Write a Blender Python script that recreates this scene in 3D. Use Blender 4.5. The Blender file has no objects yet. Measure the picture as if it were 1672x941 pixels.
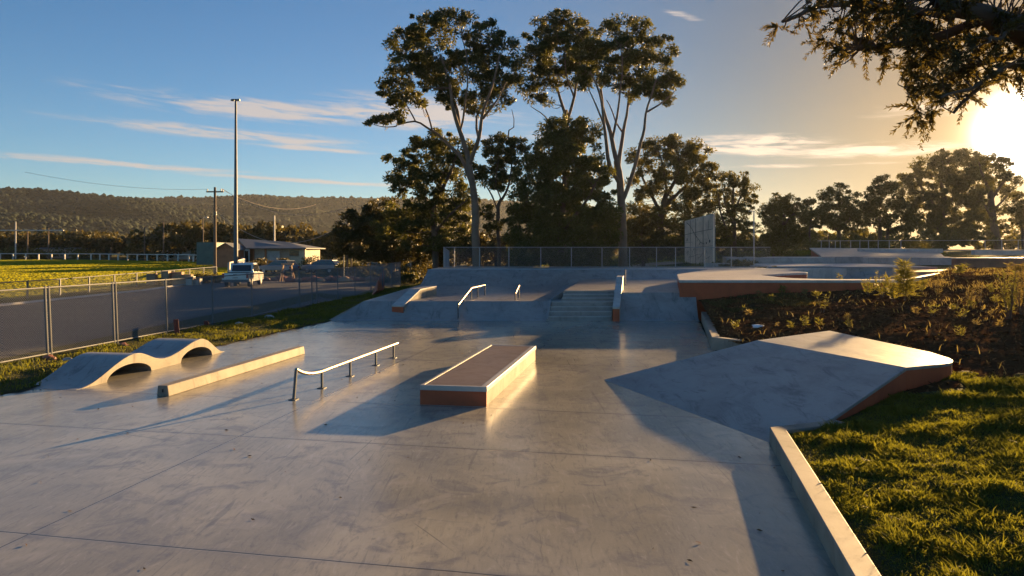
import bpy, math, random
import numpy as np
from mathutils import Vector, Matrix
random.seed(7)
RNG = np.random.default_rng(11)
sc = bpy.context.scene
COL = sc.collection
R = math.radians
# ---------------------------------------------------------------- camera
CAM_H = 2.7
FPX, CX, HY = 1115.0, 836.0, 410.0          # focal length, centre and horizon of the photograph in its own pixels
cam = bpy.data.cameras.new('camera'); cam_o = bpy.data.objects.new('camera', cam); COL.objects.link(cam_o)
cam_o.location = (0, 0, CAM_H); cam_o.rotation_euler = (R(90), 0, 0)
cam.sensor_width = 36; cam.lens = 36*FPX/1672
cam.shift_y = -(470.5-HY)/1672
cam.clip_start = .05; cam.clip_end = 6000
sc.camera = cam_o
# ---------------------------------------------------------------- light
SUN = Vector((.757, 1, .176)).normalized()
SUN_EL = math.asin(SUN.z); SUN_AZ = math.atan2(SUN.x, SUN.y)
HAZE = .000065
SKY_STRENGTH, SUN_STRENGTH, EXPOSURE = .05, 5.0, 1.88
sun = bpy.data.lights.new('sun', 'SUN'); sun.energy = SUN_STRENGTH; sun.angle = R(.55); sun.color = (1, .62, .26)
sun_o = bpy.data.objects.new('sun', sun); COL.objects.link(sun_o)
sun_o.rotation_euler = SUN.to_track_quat('Z', 'Y').to_euler()
sun_o.location = (40, 50, 30)
vs = sc.view_settings
vs.view_transform = 'Standard'; vs.look = 'None'; vs.exposure = EXPOSURE; vs.gamma = 1; vs.use_curve_mapping = False
sc.cycles.use_denoising = True
try: sc.cycles.denoiser = 'OPENIMAGEDENOISE'
except Exception: pass
sc.cycles.max_bounces = 6; sc.cycles.transparent_max_bounces = 12; sc.cycles.volume_bounces = 0
sc.cycles.sample_clamp_indirect = 6
sc.cycles.caustics_reflective = False

class NT:
    """short-hand for building node trees"""
    def __init__(s, tree): s.t = tree; s.t.nodes.clear()
    def new(s, typ, **kw):
        n = s.t.nodes.new(typ)
        for k, v in kw.items(): setattr(n, k, v)
        return n
    def link(s, a, b): s.t.links.new(a, b)
    def put(s, sock, v):
        if isinstance(v, bpy.types.NodeSocket): s.link(v, sock)
        elif v is not None:
            if isinstance(v, (tuple, list)) and len(v) == 3 and sock.type == 'RGBA': v = (*v, 1)
            sock.default_value = v
    def m(s, op, a, b=None, c=None, clamp=False):
        n = s.new('ShaderNodeMath', operation=op, use_clamp=clamp)
        s.put(n.inputs[0], a)
        if b is not None: s.put(n.inputs[1], b)
        if c is not None: s.put(n.inputs[2], c)
        return n.outputs[0]
    def vm(s, op, a, b=None, scale=None):
        n = s.new('ShaderNodeVectorMath', operation=op)
        s.put(n.inputs[0], a)
        if b is not None: s.put(n.inputs[1], b)
        if scale is not None: s.put(n.inputs['Scale'], scale)
        return n.outputs['Value'] if op in ('DOT_PRODUCT', 'LENGTH', 'DISTANCE') else n.outputs[0]
    def mix(s, f, a, b, blend='MIX'):
        n = s.new('ShaderNodeMix', data_type='RGBA', blend_type=blend)
        s.put(n.inputs[0], f); s.put(n.inputs[6], a); s.put(n.inputs[7], b)
        return n.outputs[2]
    def noise(s, vec, scale, detail=4, rough=.55, dist=0):
        n = s.new('ShaderNodeTexNoise'); s.put(n.inputs['Vector'], vec)
        n.inputs['Scale'].default_value = scale; n.inputs['Detail'].default_value = detail
        n.inputs['Roughness'].default_value = rough; n.inputs['Distortion'].default_value = dist
        return n.outputs['Fac']
    def ramp(s, f, stops, interp='LINEAR'):
        n = s.new('ShaderNodeValToRGB'); n.color_ramp.interpolation = interp
        el = n.color_ramp.elements
        while len(el) < len(stops): el.new(.5)
        for e, (p, c) in zip(el, stops):
            e.position = p; e.color = (*c, 1) if isinstance(c, (tuple, list)) else (c, c, c, 1)
        s.put(n.inputs[0], f); return n.outputs[0]
    def smooth(s, x, lo, hi):
        n = s.new('ShaderNodeMapRange', interpolation_type='SMOOTHSTEP')
        s.put(n.inputs[0], x); n.inputs[1].default_value = lo; n.inputs[2].default_value = hi
        return n.outputs[0]
    def scalevec(s, v, k):
        n = s.new('ShaderNodeMapping'); s.put(n.inputs[0], v); n.inputs['Scale'].default_value = k
        return n.outputs[0]
    def rotz(s, v, a, k=(1, 1, 1)):
        n = s.new('ShaderNodeMapping'); s.put(n.inputs[0], v); n.inputs['Rotation'].default_value = (0, 0, a)
        n.inputs['Scale'].default_value = k
        return n.outputs[0]

# ---------------------------------------------------------------- sky
world = bpy.data.worlds.new('World'); sc.world = world; world.use_nodes = True
w = NT(world.node_tree)
sky = w.new('ShaderNodeTexSky', sky_type='NISHITA')
sky.sun_disc = False; sky.sun_elevation = SUN_EL; sky.sun_rotation = SUN_AZ
sky.air_density = 1.0; sky.dust_density = .2; sky.ozone_density = 3.5; sky.altitude = 0
dirv = w.vm('NORMALIZE', w.new('ShaderNodeTexCoord').outputs['Generated'])
sep = w.new('ShaderNodeSeparateXYZ'); w.link(dirv, sep.inputs[0])
az = w.m('MULTIPLY', w.m('ARCTAN2', sep.outputs[0], sep.outputs[1]), 180/math.pi)     # degrees east of the view axis
el = w.m('MULTIPLY', w.m('ARCSINE', sep.outputs[2]), 180/math.pi)
cosg = w.vm('DOT_PRODUCT', dirv, tuple(SUN))
ang2 = w.m('SUBTRACT', 1, cosg)                                                        # ~ angle^2 / 2
def lobe(k, a): return w.m('MULTIPLY', w.m('EXPONENT', w.m('MULTIPLY', ang2, -k)), a)
core = lobe(2600, 160.0); mid = lobe(720, 11.0); wide = lobe(55, 2.5); broad = lobe(7, .3)
def tint(col, f): return w.vm('SCALE', col, scale=f)
glow = w.vm('ADD', w.vm('ADD', tint((1, .93, .78), core), tint((1, .72, .36), mid)),
            w.vm('ADD', tint((1, .56, .20), wide), tint((1, .82, .58), broad)))
# thin cirrus: streaky noise in (azimuth, elevation), kept to a few banks
cv = w.new('ShaderNodeCombineXYZ')
w.put(cv.inputs[0], w.m('MULTIPLY', w.m('ADD', az, w.m('MULTIPLY', el, .9)), .05)); w.put(cv.inputs[1], w.m('MULTIPLY', w.m('ADD', el, w.m('MULTIPLY', az, .045)), .42))
st = w.noise(cv.outputs[0], 3.0, 7, .62, .6)
fine = w.noise(cv.outputs[0], 11.0, 5, .6, .4)
def bank(a0, e0, ra, re, tilt, gain):
    da = w.m('SUBTRACT', az, a0); de = w.m('SUBTRACT', w.m('SUBTRACT', el, e0), w.m('MULTIPLY', da, tilt))
    q = w.m('ADD', w.m('POWER', w.m('ABSOLUTE', w.m('DIVIDE', da, ra)), 2), w.m('POWER', w.m('ABSOLUTE', w.m('DIVIDE', de, re)), 2))
    return w.m('MULTIPLY', w.m('EXPONENT', w.m('MULTIPLY', q, -1)), gain)
banks = None
for b in [(-21, 11.0, 11, .8, -.04, 1.0), (-8, 11.3, 8, 1.35, -.03, 1.2), (-23, 9.0, 11, .55, -.03, .95), (-17, 8.2, 6, .25, -.04, .8), (-31, 6.3, 10, .32, -.02, .9), (-16, 5.6, 11, .22, -.03, .8),
          (20, 8.3, 5.5, .8, -.05, 1.2), (27, 7.5, 8, .6, -.04, 1.0), (22, 6.6, 9, .2, -.02, .6), (31, 10.2, 3, .3, -.05, .9), (13.8, 18.6, 1.6, .3, -.3, .8), (34, 10, 7, .8, -.03, .6), (0, 9.6, 10, .6, 0, .5), (60, 9, 20, 1.5, 0, .9), (-70, 9, 20, 1.5, 0, .9)]:
    v = bank(*b); banks = v if banks is None else w.m('MAXIMUM', banks, v)
cl = w.smooth(w.m('MULTIPLY', banks, w.m('ADD', w.m('MULTIPLY', w.m('SUBTRACT', st, .30), 2.6), w.m('MULTIPLY', w.m('SUBTRACT', fine, .5), .8))), .10, .62)
cl = w.m('MULTIPLY', cl, .8)
near_sun = w.m('EXPONENT', w.m('MULTIPLY', ang2, -9))
ccol = w.vm('ADD', w.vm('ADD', tint((1, .86, .74), 3.6), (0, 0, .1)), tint((1, .72, .42), w.m('MULTIPLY', near_sun, 4.0)))
warm = w.m('EXPONENT', w.m('MULTIPLY', ang2, -5.5))
stint = w.mix(warm, (.63, .87, 1.0), (.10, .085, .06))
hzn = w.m('EXPONENT', w.m('MULTIPLY', w.m('MAXIMUM', el, 0), -.16))
skyc = w.vm('ADD', w.vm('MULTIPLY', sky.outputs[0], stint), glow)
gold = w.m('EXPONENT', w.m('MULTIPLY', ang2, -6))
skyc = w.vm('ADD', skyc, w.vm('SCALE', w.mix(gold, (.95, .92, .80), (1.35, .80, .34)), scale=w.m('MULTIPLY', hzn, 1.05)))
skyc = w.mix(cl, skyc, ccol)
bg = w.new('ShaderNodeBackground'); w.link(skyc, bg.inputs[0]); bg.inputs[1].default_value = SKY_STRENGTH
wo = w.new('ShaderNodeOutputWorld'); w.link(bg.outputs[0], wo.inputs[0])

# ---------------------------------------------------------------- helpers: placing
def P(px, py, Y): return Vector(((px-CX)/FPX*Y, Y, CAM_H-(py-HY)/FPX*Y))
def G(px, py, z=0.0):
    Y = (CAM_H-z)*FPX/(py-HY); return Vector(((px-CX)/FPX*Y, Y, z))
def tag(o, label=None, cat=None, group=None, kind=None):
    if label: o['label'] = label
    if cat: o['category'] = cat
    if group: o['group'] = group
    if kind: o['kind'] = kind
    return o
def empty(name, loc, label, cat, group=None):
    o = bpy.data.objects.new(name, None); o.empty_display_size = .2; COL.objects.link(o); o.location = loc
    return tag(o, label, cat, group)
def attach(o, parent):
    o.parent = parent
    loc = parent.location if parent.parent is None else parent.parent.location
    if parent.parent is None: o.matrix_parent_inverse = Matrix.Translation(-Vector(parent.location))
    # a part's own origin already sits at the thing's frame, so sub-parts need no offset
def quick_mesh(name, V, F, mat, parent=None, smooth=False):
    """V (n,3) array, F (m,k) array with one k"""
    V = np.asarray(V, np.float32); F = np.asarray(F, np.int32)
    me = bpy.data.meshes.new(name); k = F.shape[1]
    me.vertices.add(len(V)); me.vertices.foreach_set('co', V.ravel())
    me.loops.add(F.size); me.loops.foreach_set('vertex_index', F.ravel())
    me.polygons.add(len(F)); me.polygons.foreach_set('loop_start', np.arange(0, F.size, k, dtype=np.int32))
    me.polygons.foreach_set('loop_total', np.full(len(F), k, np.int32))
    if smooth: me.polygons.foreach_set('use_smooth', np.ones(len(F), bool))
    me.update(calc_edges=True); me.validate()
    me.materials.append(mat)
    o = bpy.data.objects.new(name, me); COL.objects.link(o)
    if parent is not None: attach(o, parent)
    return o
class MB:
    def __init__(s): s.v = []; s.f = []
    def add(s, V, F):
        n = len(s.v); s.v += [tuple(p) for p in V]; s.f += [tuple(i+n for i in f) for f in F]; return s
    def slab(s, top, faces=None, dz=None, zbot=None):
        """a solid whose top is the given polygon(s); its underside is dz lower, or flat at zbot"""
        n = len(top); faces = faces or [tuple(range(n))]
        # make faces counter-clockwise
        fs = []
        for f in faces:
            a = sum(top[f[i]][0]*top[f[(i+1) % len(f)]][1]-top[f[(i+1) % len(f)]][0]*top[f[i]][1] for i in range(len(f)))
            fs.append(tuple(f) if a > 0 else tuple(reversed(f)))
        bot = [(p[0], p[1], p[2]-dz if dz is not None else zbot) for p in top]
        E = {}
        for f in fs:
            for i in range(len(f)): E[(f[i], f[(i+1) % len(f)])] = 1
        F = list(fs)+[tuple(i+n for i in reversed(f)) for f in fs]
        for (a, b) in E:
            if (b, a) not in E: F.append((b, a, a+n, b+n))
        return s.add(list(top)+bot, F)
    def prism(s, poly, z0, z1): return s.slab([(x, y, z1) for x, y in poly], zbot=z0)
    def box(s, c, size, rz=0, M=None):
        hx, hy, hz = size[0]/2, size[1]/2, size[2]/2
        V = [Vector((x, y, z)) for x in (-hx, hx) for y in (-hy, hy) for z in (-hz, hz)]
        m = Matrix.Translation(Vector(c)) @ (M if M is not None else Matrix.Rotation(rz, 4, 'Z'))
        return s.add([m @ p for p in V], [(0, 1, 3, 2), (4, 6, 7, 5), (0, 4, 5, 1), (2, 3, 7, 6), (0, 2, 6, 4), (1, 5, 7, 3)])
    def extrude(s, poly3, vec):
        """planar 3-D polygon pushed along vec"""
        n = len(poly3); vec = Vector(vec)
        V = [Vector(p) for p in poly3]+[Vector(p)+vec for p in poly3]
        F = [tuple(range(n)), tuple(range(2*n-1, n-1, -1))]+[(i, i+n, (i+1) % n+n, (i+1) % n) for i in range(n)]
        return s.add(V, F)
    def tube(s, pts, r, seg=8, cap=True):
        pts = [Vector(p) for p in pts]; n = len(pts); V = []; up = None
        for i, p in enumerate(pts):
            d = (pts[min(i+1, n-1)]-pts[max(i-1, 0)]).normalized()
            if up is None:
                up = Vector((0, 0, 1)) if abs(d.z) < .9 else Vector((1, 0, 0))
            a = d.cross(up).normalized(); b = a.cross(d).normalized(); up = b
            ri = r[i] if isinstance(r, (list, tuple)) else r
            for k in range(seg):
                t = 2*math.pi*k/seg; V.append(p+(a*math.cos(t)+b*math.sin(t))*ri)
        F = [(i*seg+k, i*seg+(k+1) % seg, (i+1)*seg+(k+1) % seg, (i+1)*seg+k) for i in range(n-1) for k in range(seg)]
        if cap: F += [tuple(range(seg-1, -1, -1)), tuple((n-1)*seg+k for k in range(seg))]
        return s.add(V, F)
    def build(s, name, mat, parent=None, bevel=0, smooth=False, label=None, seg=2):
        me = bpy.data.meshes.new(name); me.from_pydata(s.v, [], s.f); me.update()
        import bmesh
        bm = bmesh.new(); bm.from_mesh(me); bmesh.ops.recalc_face_normals(bm, faces=bm.faces); bm.to_mesh(me); bm.free()
        me.materials.append(mat)
        o = bpy.data.objects.new(name, me); COL.objects.link(o)
        if smooth:
            me.polygons.foreach_set('use_smooth', np.ones(len(me.polygons), bool))
        if bevel:
            b = o.modifiers.new('bevel', 'BEVEL'); b.width = bevel; b.segments = seg; b.limit_method = 'ANGLE'; b.angle_limit = R(35)
            b.harden_normals = False
        if parent is not None: attach(o, parent)
        if label: o['label'] = label
        return o
# ---------------------------------------------------------------- helpers: noise and fields
def _hash(i, j, seed):
    h = (i.astype(np.int64)*374761393 + j.astype(np.int64)*668265263 + seed*982451653) & 0x7fffffff
    h = ((h ^ (h >> 13))*1274126177) & 0x7fffffff
    return ((h ^ (h >> 16)) & 0xffff)/65535.0
def vnoise(x, y, scale, seed=0):
    x = np.asarray(x, float)/scale; y = np.asarray(y, float)/scale
    i = np.floor(x); j = np.floor(y); fx = x-i; fy = y-j
    fx = fx*fx*(3-2*fx); fy = fy*fy*(3-2*fy)
    a = _hash(i, j, seed); b = _hash(i+1, j, seed); c = _hash(i, j+1, seed); d = _hash(i+1, j+1, seed)
    return (a*(1-fx)+b*fx)*(1-fy)+(c*(1-fx)+d*fx)*fy
def fbm(x, y, scale, oct=4, seed=0):
    t = 0; amp = .5; tot = 0
    for k in range(oct):
        t = t+amp*vnoise(x, y, scale/2**k, seed+k*17); tot += amp; amp *= .5
    return t/tot
def inpoly(x, y, poly):
    x = np.asarray(x, float); y = np.asarray(y, float); r = np.zeros(x.shape, bool); n = len(poly)
    for k in range(n):
        x0, y0 = poly[k]; x1, y1 = poly[(k+1) % n]
        if y0 == y1: continue
        c = ((y0 > y) != (y1 > y)) & (x < (x1-x0)*(y-y0)/(y1-y0)+x0)
        r ^= c
    return r
def grid_mesh(name, xs, ys, zf, mat, keep=None, smooth=True):
    X, Y = np.meshgrid(xs, ys); Z = zf(X, Y); nx, ny = len(xs), len(ys)
    V = np.stack([X.ravel(), Y.ravel(), Z.ravel()], 1)
    I = np.arange(nx*ny).reshape(ny, nx)
    F = np.stack([I[:-1, :-1].ravel(), I[:-1, 1:].ravel(), I[1:, 1:].ravel(), I[1:, :-1].ravel()], 1)
    if keep is not None:
        cx = V[F, 0].mean(1); cy = V[F, 1].mean(1); F = F[keep(cx, cy)]
        used = np.unique(F); mp = -np.ones(len(V), int); mp[used] = np.arange(len(used)); V = V[used]; F = mp[F]
    return quick_mesh(name, V, F, mat, smooth=smooth)
# ---------------------------------------------------------------- materials
def mat(name, fn):
    m = bpy.data.materials.new(name); m.use_nodes = True; n = NT(m.node_tree)
    out = n.new('ShaderNodeOutputMaterial'); sh = fn(n); n.link(sh, out.inputs[0]); return m
def pbsdf(n, col, rough=.6, metal=0, bump=None, bstr=.3, bdist=.01, spec=.5):
    b = n.new('ShaderNodeBsdfPrincipled'); n.put(b.inputs['Base Color'], col); n.put(b.inputs['Roughness'], rough)
    b.inputs['Metallic'].default_value = metal; b.inputs['Specular IOR Level'].default_value = spec
    if bump is not None:
        bp = n.new('ShaderNodeBump'); n.put(bp.inputs['Height'], bump); bp.inputs['Strength'].default_value = bstr; bp.inputs['Distance'].default_value = bdist
        n.link(bp.outputs[0], b.inputs['Normal'])
    return b.outputs[0]
def pos(n): return n.new('ShaderNodeNewGeometry').outputs['Position']
AX = R(10.5)                                  # the park's own grid is turned this much from the view axis
def f_slab(n):
    p = pos(n)
    q = n.rotz(p, AX)                         # x = across (u), y = along (v)
    s = n.new('ShaderNodeSeparateXYZ'); n.link(q, s.inputs[0]); u, v = s.outputs[0], s.outputs[1]
    blot = n.noise(p, .32, 5, .6, .5)
    mott = n.noise(p, 1.7, 6, .65, 1.2)
    swirl = n.noise(n.rotz(p, R(-28), (9, 1.9, 1)), 1.3, 6, .7, 1.6)
    fine = n.noise(p, 38, 4, .6)
    c = n.mix(n.smooth(blot, .35, .68), (.235, .222, .178), (.395, .365, .278))
    c = n.mix(n.m('MULTIPLY', n.smooth(mott, .48, .68), .7), c, (.155, .15, .148))
    c = n.mix(n.m('MULTIPLY', n.smooth(swirl, .5, .72), .6), c, (.14, .134, .125))
    c = n.mix(n.m('MULTIPLY', n.smooth(swirl, .46, .25), .45), c, (.47, .44, .39))
    c = n.mix(n.m('MULTIPLY', n.m('SUBTRACT', fine, .5), .5), c, (.5, .48, .45))
    spots = n.smooth(n.noise(p, 6.5, 3, .5), .70, .76)
    c = n.mix(n.m('MULTIPLY', spots, .35), c, (.08, .08, .085))
    # long faint wheel marks and scuffs
    wm = n.noise(n.rotz(p, R(12), (5.5, .22, 1)), 1.0, 3, .5, 2.2); wm2 = n.noise(n.rotz(p, R(-55), (7, .35, 1)), .8, 3, .5, 2.6)
    c = n.mix(n.m('MULTIPLY', n.m('MAXIMUM', n.smooth(wm, .66, .72), n.smooth(wm2, .67, .72)), .38), c, (.11, .108, .105))
    c = n.mix(n.m('MULTIPLY', n.smooth(n.noise(p, .8, 3, .5, 3), .60, .66), .22), c, (.42, .39, .34))
    # saw-cut joints
    wob = n.m('MULTIPLY', n.m('SUBTRACT', n.noise(p, .5, 2), .5), .05)
    d = None
    for val, sock in [(2.06, v), (5.56, v), (9.06, v), (11.45, v), (16.2, v), (20.6, v), (24.0, v), (-5.72, u)]:
        e = n.m('ABSOLUTE', n.m('SUBTRACT', n.m('ADD', sock, wob), val))
        d = e if d is None else n.m('MINIMUM', d, e)
    joint = n.m('MULTIPLY', n.smooth(d, .013, .005), .8)
    edge = n.m('MULTIPLY', n.smooth(d, .10, .02), n.m('MULTIPLY', mott, .55))
    c = n.mix(edge, c, (.19, .185, .18))
    c = n.mix(joint, c, (.045, .043, .04))
    # thin hairline cracks
    vo = n.new('ShaderNodeTexVoronoi', feature='DISTANCE_TO_EDGE'); n.put(vo.inputs['Vector'], n.vm('ADD', p, n.vm('SCALE', n.new('ShaderNodeTexNoise').outputs['Color'], scale=.25))); vo.inputs['Scale'].default_value = .16
    crack = n.m('MULTIPLY', n.smooth(vo.outputs['Distance'], .0016, .0004), n.smooth(blot, .5, .6))
    c = n.mix(n.m('MULTIPLY', crack, .6), c, (.08, .078, .075))
    r = n.m('ADD', n.m('MULTIPLY', mott, .20), .045); r = n.m('ADD', r, n.m('MULTIPLY', swirl, .14))
    h = n.m('ADD', n.m('MULTIPLY', swirl, .5), n.m('MULTIPLY', mott, .5)); h = n.m('SUBTRACT', h, n.m('MULTIPLY', joint, 1.2)); h = n.m('ADD', h, n.m('MULTIPLY', fine, .12))
    return pbsdf(n, c, r, bump=h, bstr=.14, bdist=.01, spec=.5)
def f_conc(base, dark, rough=(.35, .25), st=1.0, stretch=(1, 1, .25)):
    def f(n):
        p = pos(n)
        a = n.noise(p, 1.1, 6, .65, .8); b = n.noise(n.scalevec(p, stretch), 3.2, 6, .7, .6); fi = n.noise(p, 45, 4, .6)
        c = n.mix(n.smooth(a, .35, .7), base, tuple(.72*x for x in base))
        c = n.mix(n.m('MULTIPLY', n.smooth(b, .52, .72), .6*st), c, dark)
        c = n.mix(n.m('MULTIPLY', n.smooth(fi, .62, .7), .35), c, tuple(.5*x for x in dark))
        vo = n.new('ShaderNodeTexVoronoi'); n.put(vo.inputs['Vector'], p); vo.inputs['Scale'].default_value = 17
        pit = n.m('MULTIPLY', n.smooth(vo.outputs['Distance'], .16, .08), n.smooth(a, .5, .62))
        c = n.mix(n.m('MULTIPLY', pit, .7), c, tuple(.6*x for x in dark))
        sc_ = n.noise(n.scalevec(p, (1.2, 1.2, 14)), 2.2, 4, .6, .8); c = n.mix(n.m('MULTIPLY', n.smooth(sc_, .60, .70), .35*st), c, tuple(.8*x for x in dark))
        r = n.m('ADD', n.m('MULTIPLY', b, rough[1]), rough[0])
        h = n.m('ADD', n.m('MULTIPLY', a, .5), n.m('MULTIPLY', fi, .25))
        return pbsdf(n, c, r, bump=h, bstr=.25, bdist=.012)
    return f
M = {}
M['slab'] = mat('trowelled concrete', f_slab)
M['conc'] = mat('cast concrete', f_conc((.36, .35, .33), (.17, .165, .16)))
M['ramp'] = mat('ramp concrete', f_conc((.29, .28, .265), (.10, .098, .096), (.28, .25), 1.35, (1.1, .30, .6)))
M['cap'] = mat('pale coping concrete', f_conc((.46, .44, .41), (.25, .24, .22)))
M['stair'] = mat('stair concrete', f_conc((.27, .265, .255), (.12, .12, .115)))
M['panel'] = mat('panel concrete', f_conc((.76, .60, .46), (.36, .28, .21), (.6, .2), .8, (1, 1, .12)))
M['terra'] = mat('terracotta render', f_conc((.44, .088, .026), (.20, .05, .02), (.5, .25), .8))
M['terrd'] = mat('weathered terracotta', f_conc((.30, .12, .07), (.13, .06, .04), (.5, .25), 1.0))
M['paddk'] = mat('brown pad top', f_conc((.20, .145, .11), (.10, .07, .055), (.26, .25), 1.0, (1, 1, 1)))
M['ledge'] = mat('ledge concrete', f_conc((.295, .26, .205), (.125, .108, .09), (.6, .2), 1.25))
def f_asph(n):
    p = pos(n); a = n.noise(p, .35, 5, .6); b = n.noise(p, 60, 3, .6); s = n.noise(n.scalevec(p, (.25, 1, 1)), .8, 5, .6, .5)
    c = n.mix(a, (.043, .043, .045), (.075, .072, .07)); c = n.mix(n.m('MULTIPLY', n.smooth(b, .55, .7), .5), c, (.14, .135, .13))
    c = n.mix(n.m('MULTIPLY', n.smooth(s, .5, .7), .5), c, (.10, .09, .08))
    return pbsdf(n, c, .85, bump=b, bstr=.5, bdist=.02)
M['asphalt'] = mat('worn asphalt', f_asph)
def f_soil(n):
    p = pos(n); a = n.noise(p, 1.2, 6, .65, .5); b = n.noise(p, 9, 6, .7, .8); c2 = n.noise(p, 55, 3, .6)
    c = n.mix(a, (.045, .025, .012), (.10, .057, .027)); c = n.mix(n.m('MULTIPLY', n.smooth(b, .5, .75), .7), c, (.14, .08, .04))
    c = n.mix(n.m('MULTIPLY', n.smooth(c2, .6, .75), .35), c, (.18, .12, .07))
    return pbsdf(n, c, .95, bump=n.m('ADD', b, n.m('MULTIPLY', c2, .3)), bstr=.8, bdist=.04, spec=0)
M['soil'] = mat('mulched soil', f_soil)
def f_ground(n):
    p = pos(n); a = n.noise(p, .06, 5, .6); b = n.noise(p, 2.5, 6, .7); c2 = n.noise(p, 30, 3, .6)
    c = n.mix(a, (.052, .062, .018), (.095, .085, .028)); c = n.mix(n.m('MULTIPLY', n.smooth(b, .5, .75), .6), c, (.05, .055, .015))
    return pbsdf(n, c, .95, bump=n.m('ADD', n.m('MULTIPLY', b, .6), c2), bstr=1, bdist=.12, spec=.15)
M['ground'] = mat('rough grassland', f_ground)
def f_oval(n):
    p = pos(n); a = n.noise(n.scalevec(p, (.12, 1, 1)), .25, 5, .6); b = n.noise(p, 14, 4, .7)
    c = n.mix(a, (.115, .105, .012), (.175, .150, .018)); c = n.mix(n.m('MULTIPLY', b, .4), c, (.13, .13, .014))
    return pbsdf(n, c, 1, spec=.05)
M['oval'] = mat('mown turf', f_oval)
def f_metal(col, rough, metal=1):
    def f(n):
        p = pos(n); a = n.noise(p, 7, 4, .6)
        return pbsdf(n, n.mix(a, col, tuple(.7*x for x in col)), n.m('ADD', n.m('MULTIPLY', a, .2), rough), metal)
    return f
M['steel'] = mat('galvanised steel', f_metal((.40, .41, .42), .45, .6))
M['fence'] = mat('dull galvanised tube', f_metal((.17, .18, .19), .5, .35))
M['rail'] = mat('worn rail steel', f_metal((.42, .37, .31), .38))
M['dsteel'] = mat('dull steel', f_metal((.15, .16, .17), .5, .7))
M['wire'] = mat('fence wire', f_metal((.30, .305, .31), .5, .2))
M['redpost'] = mat('red oxide paint', f_conc((.16, .028, .018), (.07, .02, .015), (.5, .2), 1))
M['polew'] = mat('weathered pole timber', f_conc((.17, .12, .085), (.08, .06, .045), (.7, .2), 1, (1, 1, .05)))
M['white'] = mat('white paint', f_conc((.72, .71, .68), (.5, .48, .45), (.35, .2), .4))
M['railw'] = mat('white boundary rail', f_conc((.62, .58, .52), (.4, .36, .32), (.5, .2), .5))
def leafmat(col1, col2, trans, rough=.55, tcol=(.42, .30, .04), tw=.45):
    def f(n):
        isl = n.new('ShaderNodeNewGeometry').outputs['Random Per Island']
        p = pos(n); big = n.noise(p, .45, 3, .6)
        k = n.m('ADD', n.m('MULTIPLY', isl, .55), n.m('MULTIPLY', big, .45))
        c = n.mix(k, col1, col2)
        d = n.new('ShaderNodeBsdfPrincipled'); n.put(d.inputs['Base Color'], c); d.inputs['Roughness'].default_value = rough; d.inputs['Specular IOR Level'].default_value = .35
        t = n.new('ShaderNodeBsdfTranslucent'); n.put(t.inputs[0], n.mix(tw, c, tcol))
        mx = n.new('ShaderNodeMixShader'); mx.inputs[0].default_value = trans
        n.link(d.outputs[0], mx.inputs[1]); n.link(t.outputs[0], mx.inputs[2]); return mx.outputs[0]
    return f
M['gum'] = mat('gum foliage', leafmat((.024, .042, .012), (.070, .078, .020), .28, .55, (.36, .32, .04)))
M['dense'] = mat('dense foliage', leafmat((.020, .036, .010), (.070, .082, .018), .26, .55, (.40, .36, .04)))
M['olive'] = mat('olive foliage', leafmat((.034, .044, .012), (.085, .080, .022), .30, .55, (.40, .33, .04)))
M['shade'] = mat('dark scrub foliage', leafmat((.018, .026, .010), (.055, .058, .016), .22))
M['near'] = mat('casuarina foliage', leafmat((.030, .034, .012), (.080, .066, .022), .30))
M['grassb'] = mat('lawn grass blades', leafmat((.042, .075, .010), (.125, .135, .020), .46, .6, (.46, .42, .03), .45))
M['turf'] = mat('mown turf blades', leafmat((.115, .14, .010), (.17, .17, .014), .5, .8, (.70, .64, .02), .55))
M['straw'] = mat('dry grass stems', leafmat((.10, .085, .028), (.22, .17, .06), .4, .7, (.5, .36, .08), .4))
M['herb'] = mat('young shrub leaves', leafmat((.045, .065, .012), (.12, .12, .025), .42, .55, (.45, .38, .05), .5))
M['gbark'] = mat('pale gum bark', f_conc((.20, .135, .092), (.085, .055, .038), (.75, .2), 1, (1, 1, .18)))
M['bark'] = mat('dark bark', f_conc((.115, .08, .055), (.05, .035, .025), (.8, .15), 1, (1, 1, .15)))
def f_hill(n):
    p = pos(n); a = n.noise(p, .012, 5, .6); b = n.noise(p, .09, 6, .7)
    return pbsdf(n, n.mix(n.m('ADD', n.m('MULTIPLY', a, .5), n.m('MULTIPLY', b, .5)), (.016, .024, .014), (.038, .042, .020)), 1, spec=.05)
M['hill'] = mat('wooded hillside', f_hill)
M['hforest'] = mat('distant tree crowns', leafmat((.011, .024, .014), (.030, .042, .019), .04, .95))
M['roofm'] = mat('blue grey sheet roof', f_metal((.16, .165, .165), .6, .1))
M['brown'] = mat('brown weatherboard', f_conc((.42, .15, .065), (.2, .075, .035), (.6, .2), .6))
M['grey'] = mat('grey cladding', f_conc((.38, .31, .245), (.22, .18, .15), (.6, .2), .5))
M['teal'] = mat('teal sheet cladding', f_conc((.075, .14, .12), (.04, .08, .07), (.5, .2), .6))
M['cream'] = mat('cream render', f_conc((.55, .42, .29), (.34, .25, .17), (.6, .2), .5))
M['glass'] = mat('dark glass', lambda n: pbsdf(n, (.015, .018, .022), .08, spec=.6))
M['black'] = mat('black rubber', lambda n: pbsdf(n, (.018, .018, .018), .7))
def f_paint(col):
    def f(n):
        b = n.new('ShaderNodeBsdfPrincipled'); a = n.noise(pos(n), 3, 4, .6)
        n.put(b.inputs['Base Color'], n.mix(a, col, tuple(.8*x for x in col))); b.inputs['Roughness'].default_value = .3; b.inputs['Coat Weight'].default_value = .6; b.inputs['Coat Roughness'].default_value = .1
        return b.outputs[0]
    return f
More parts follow.
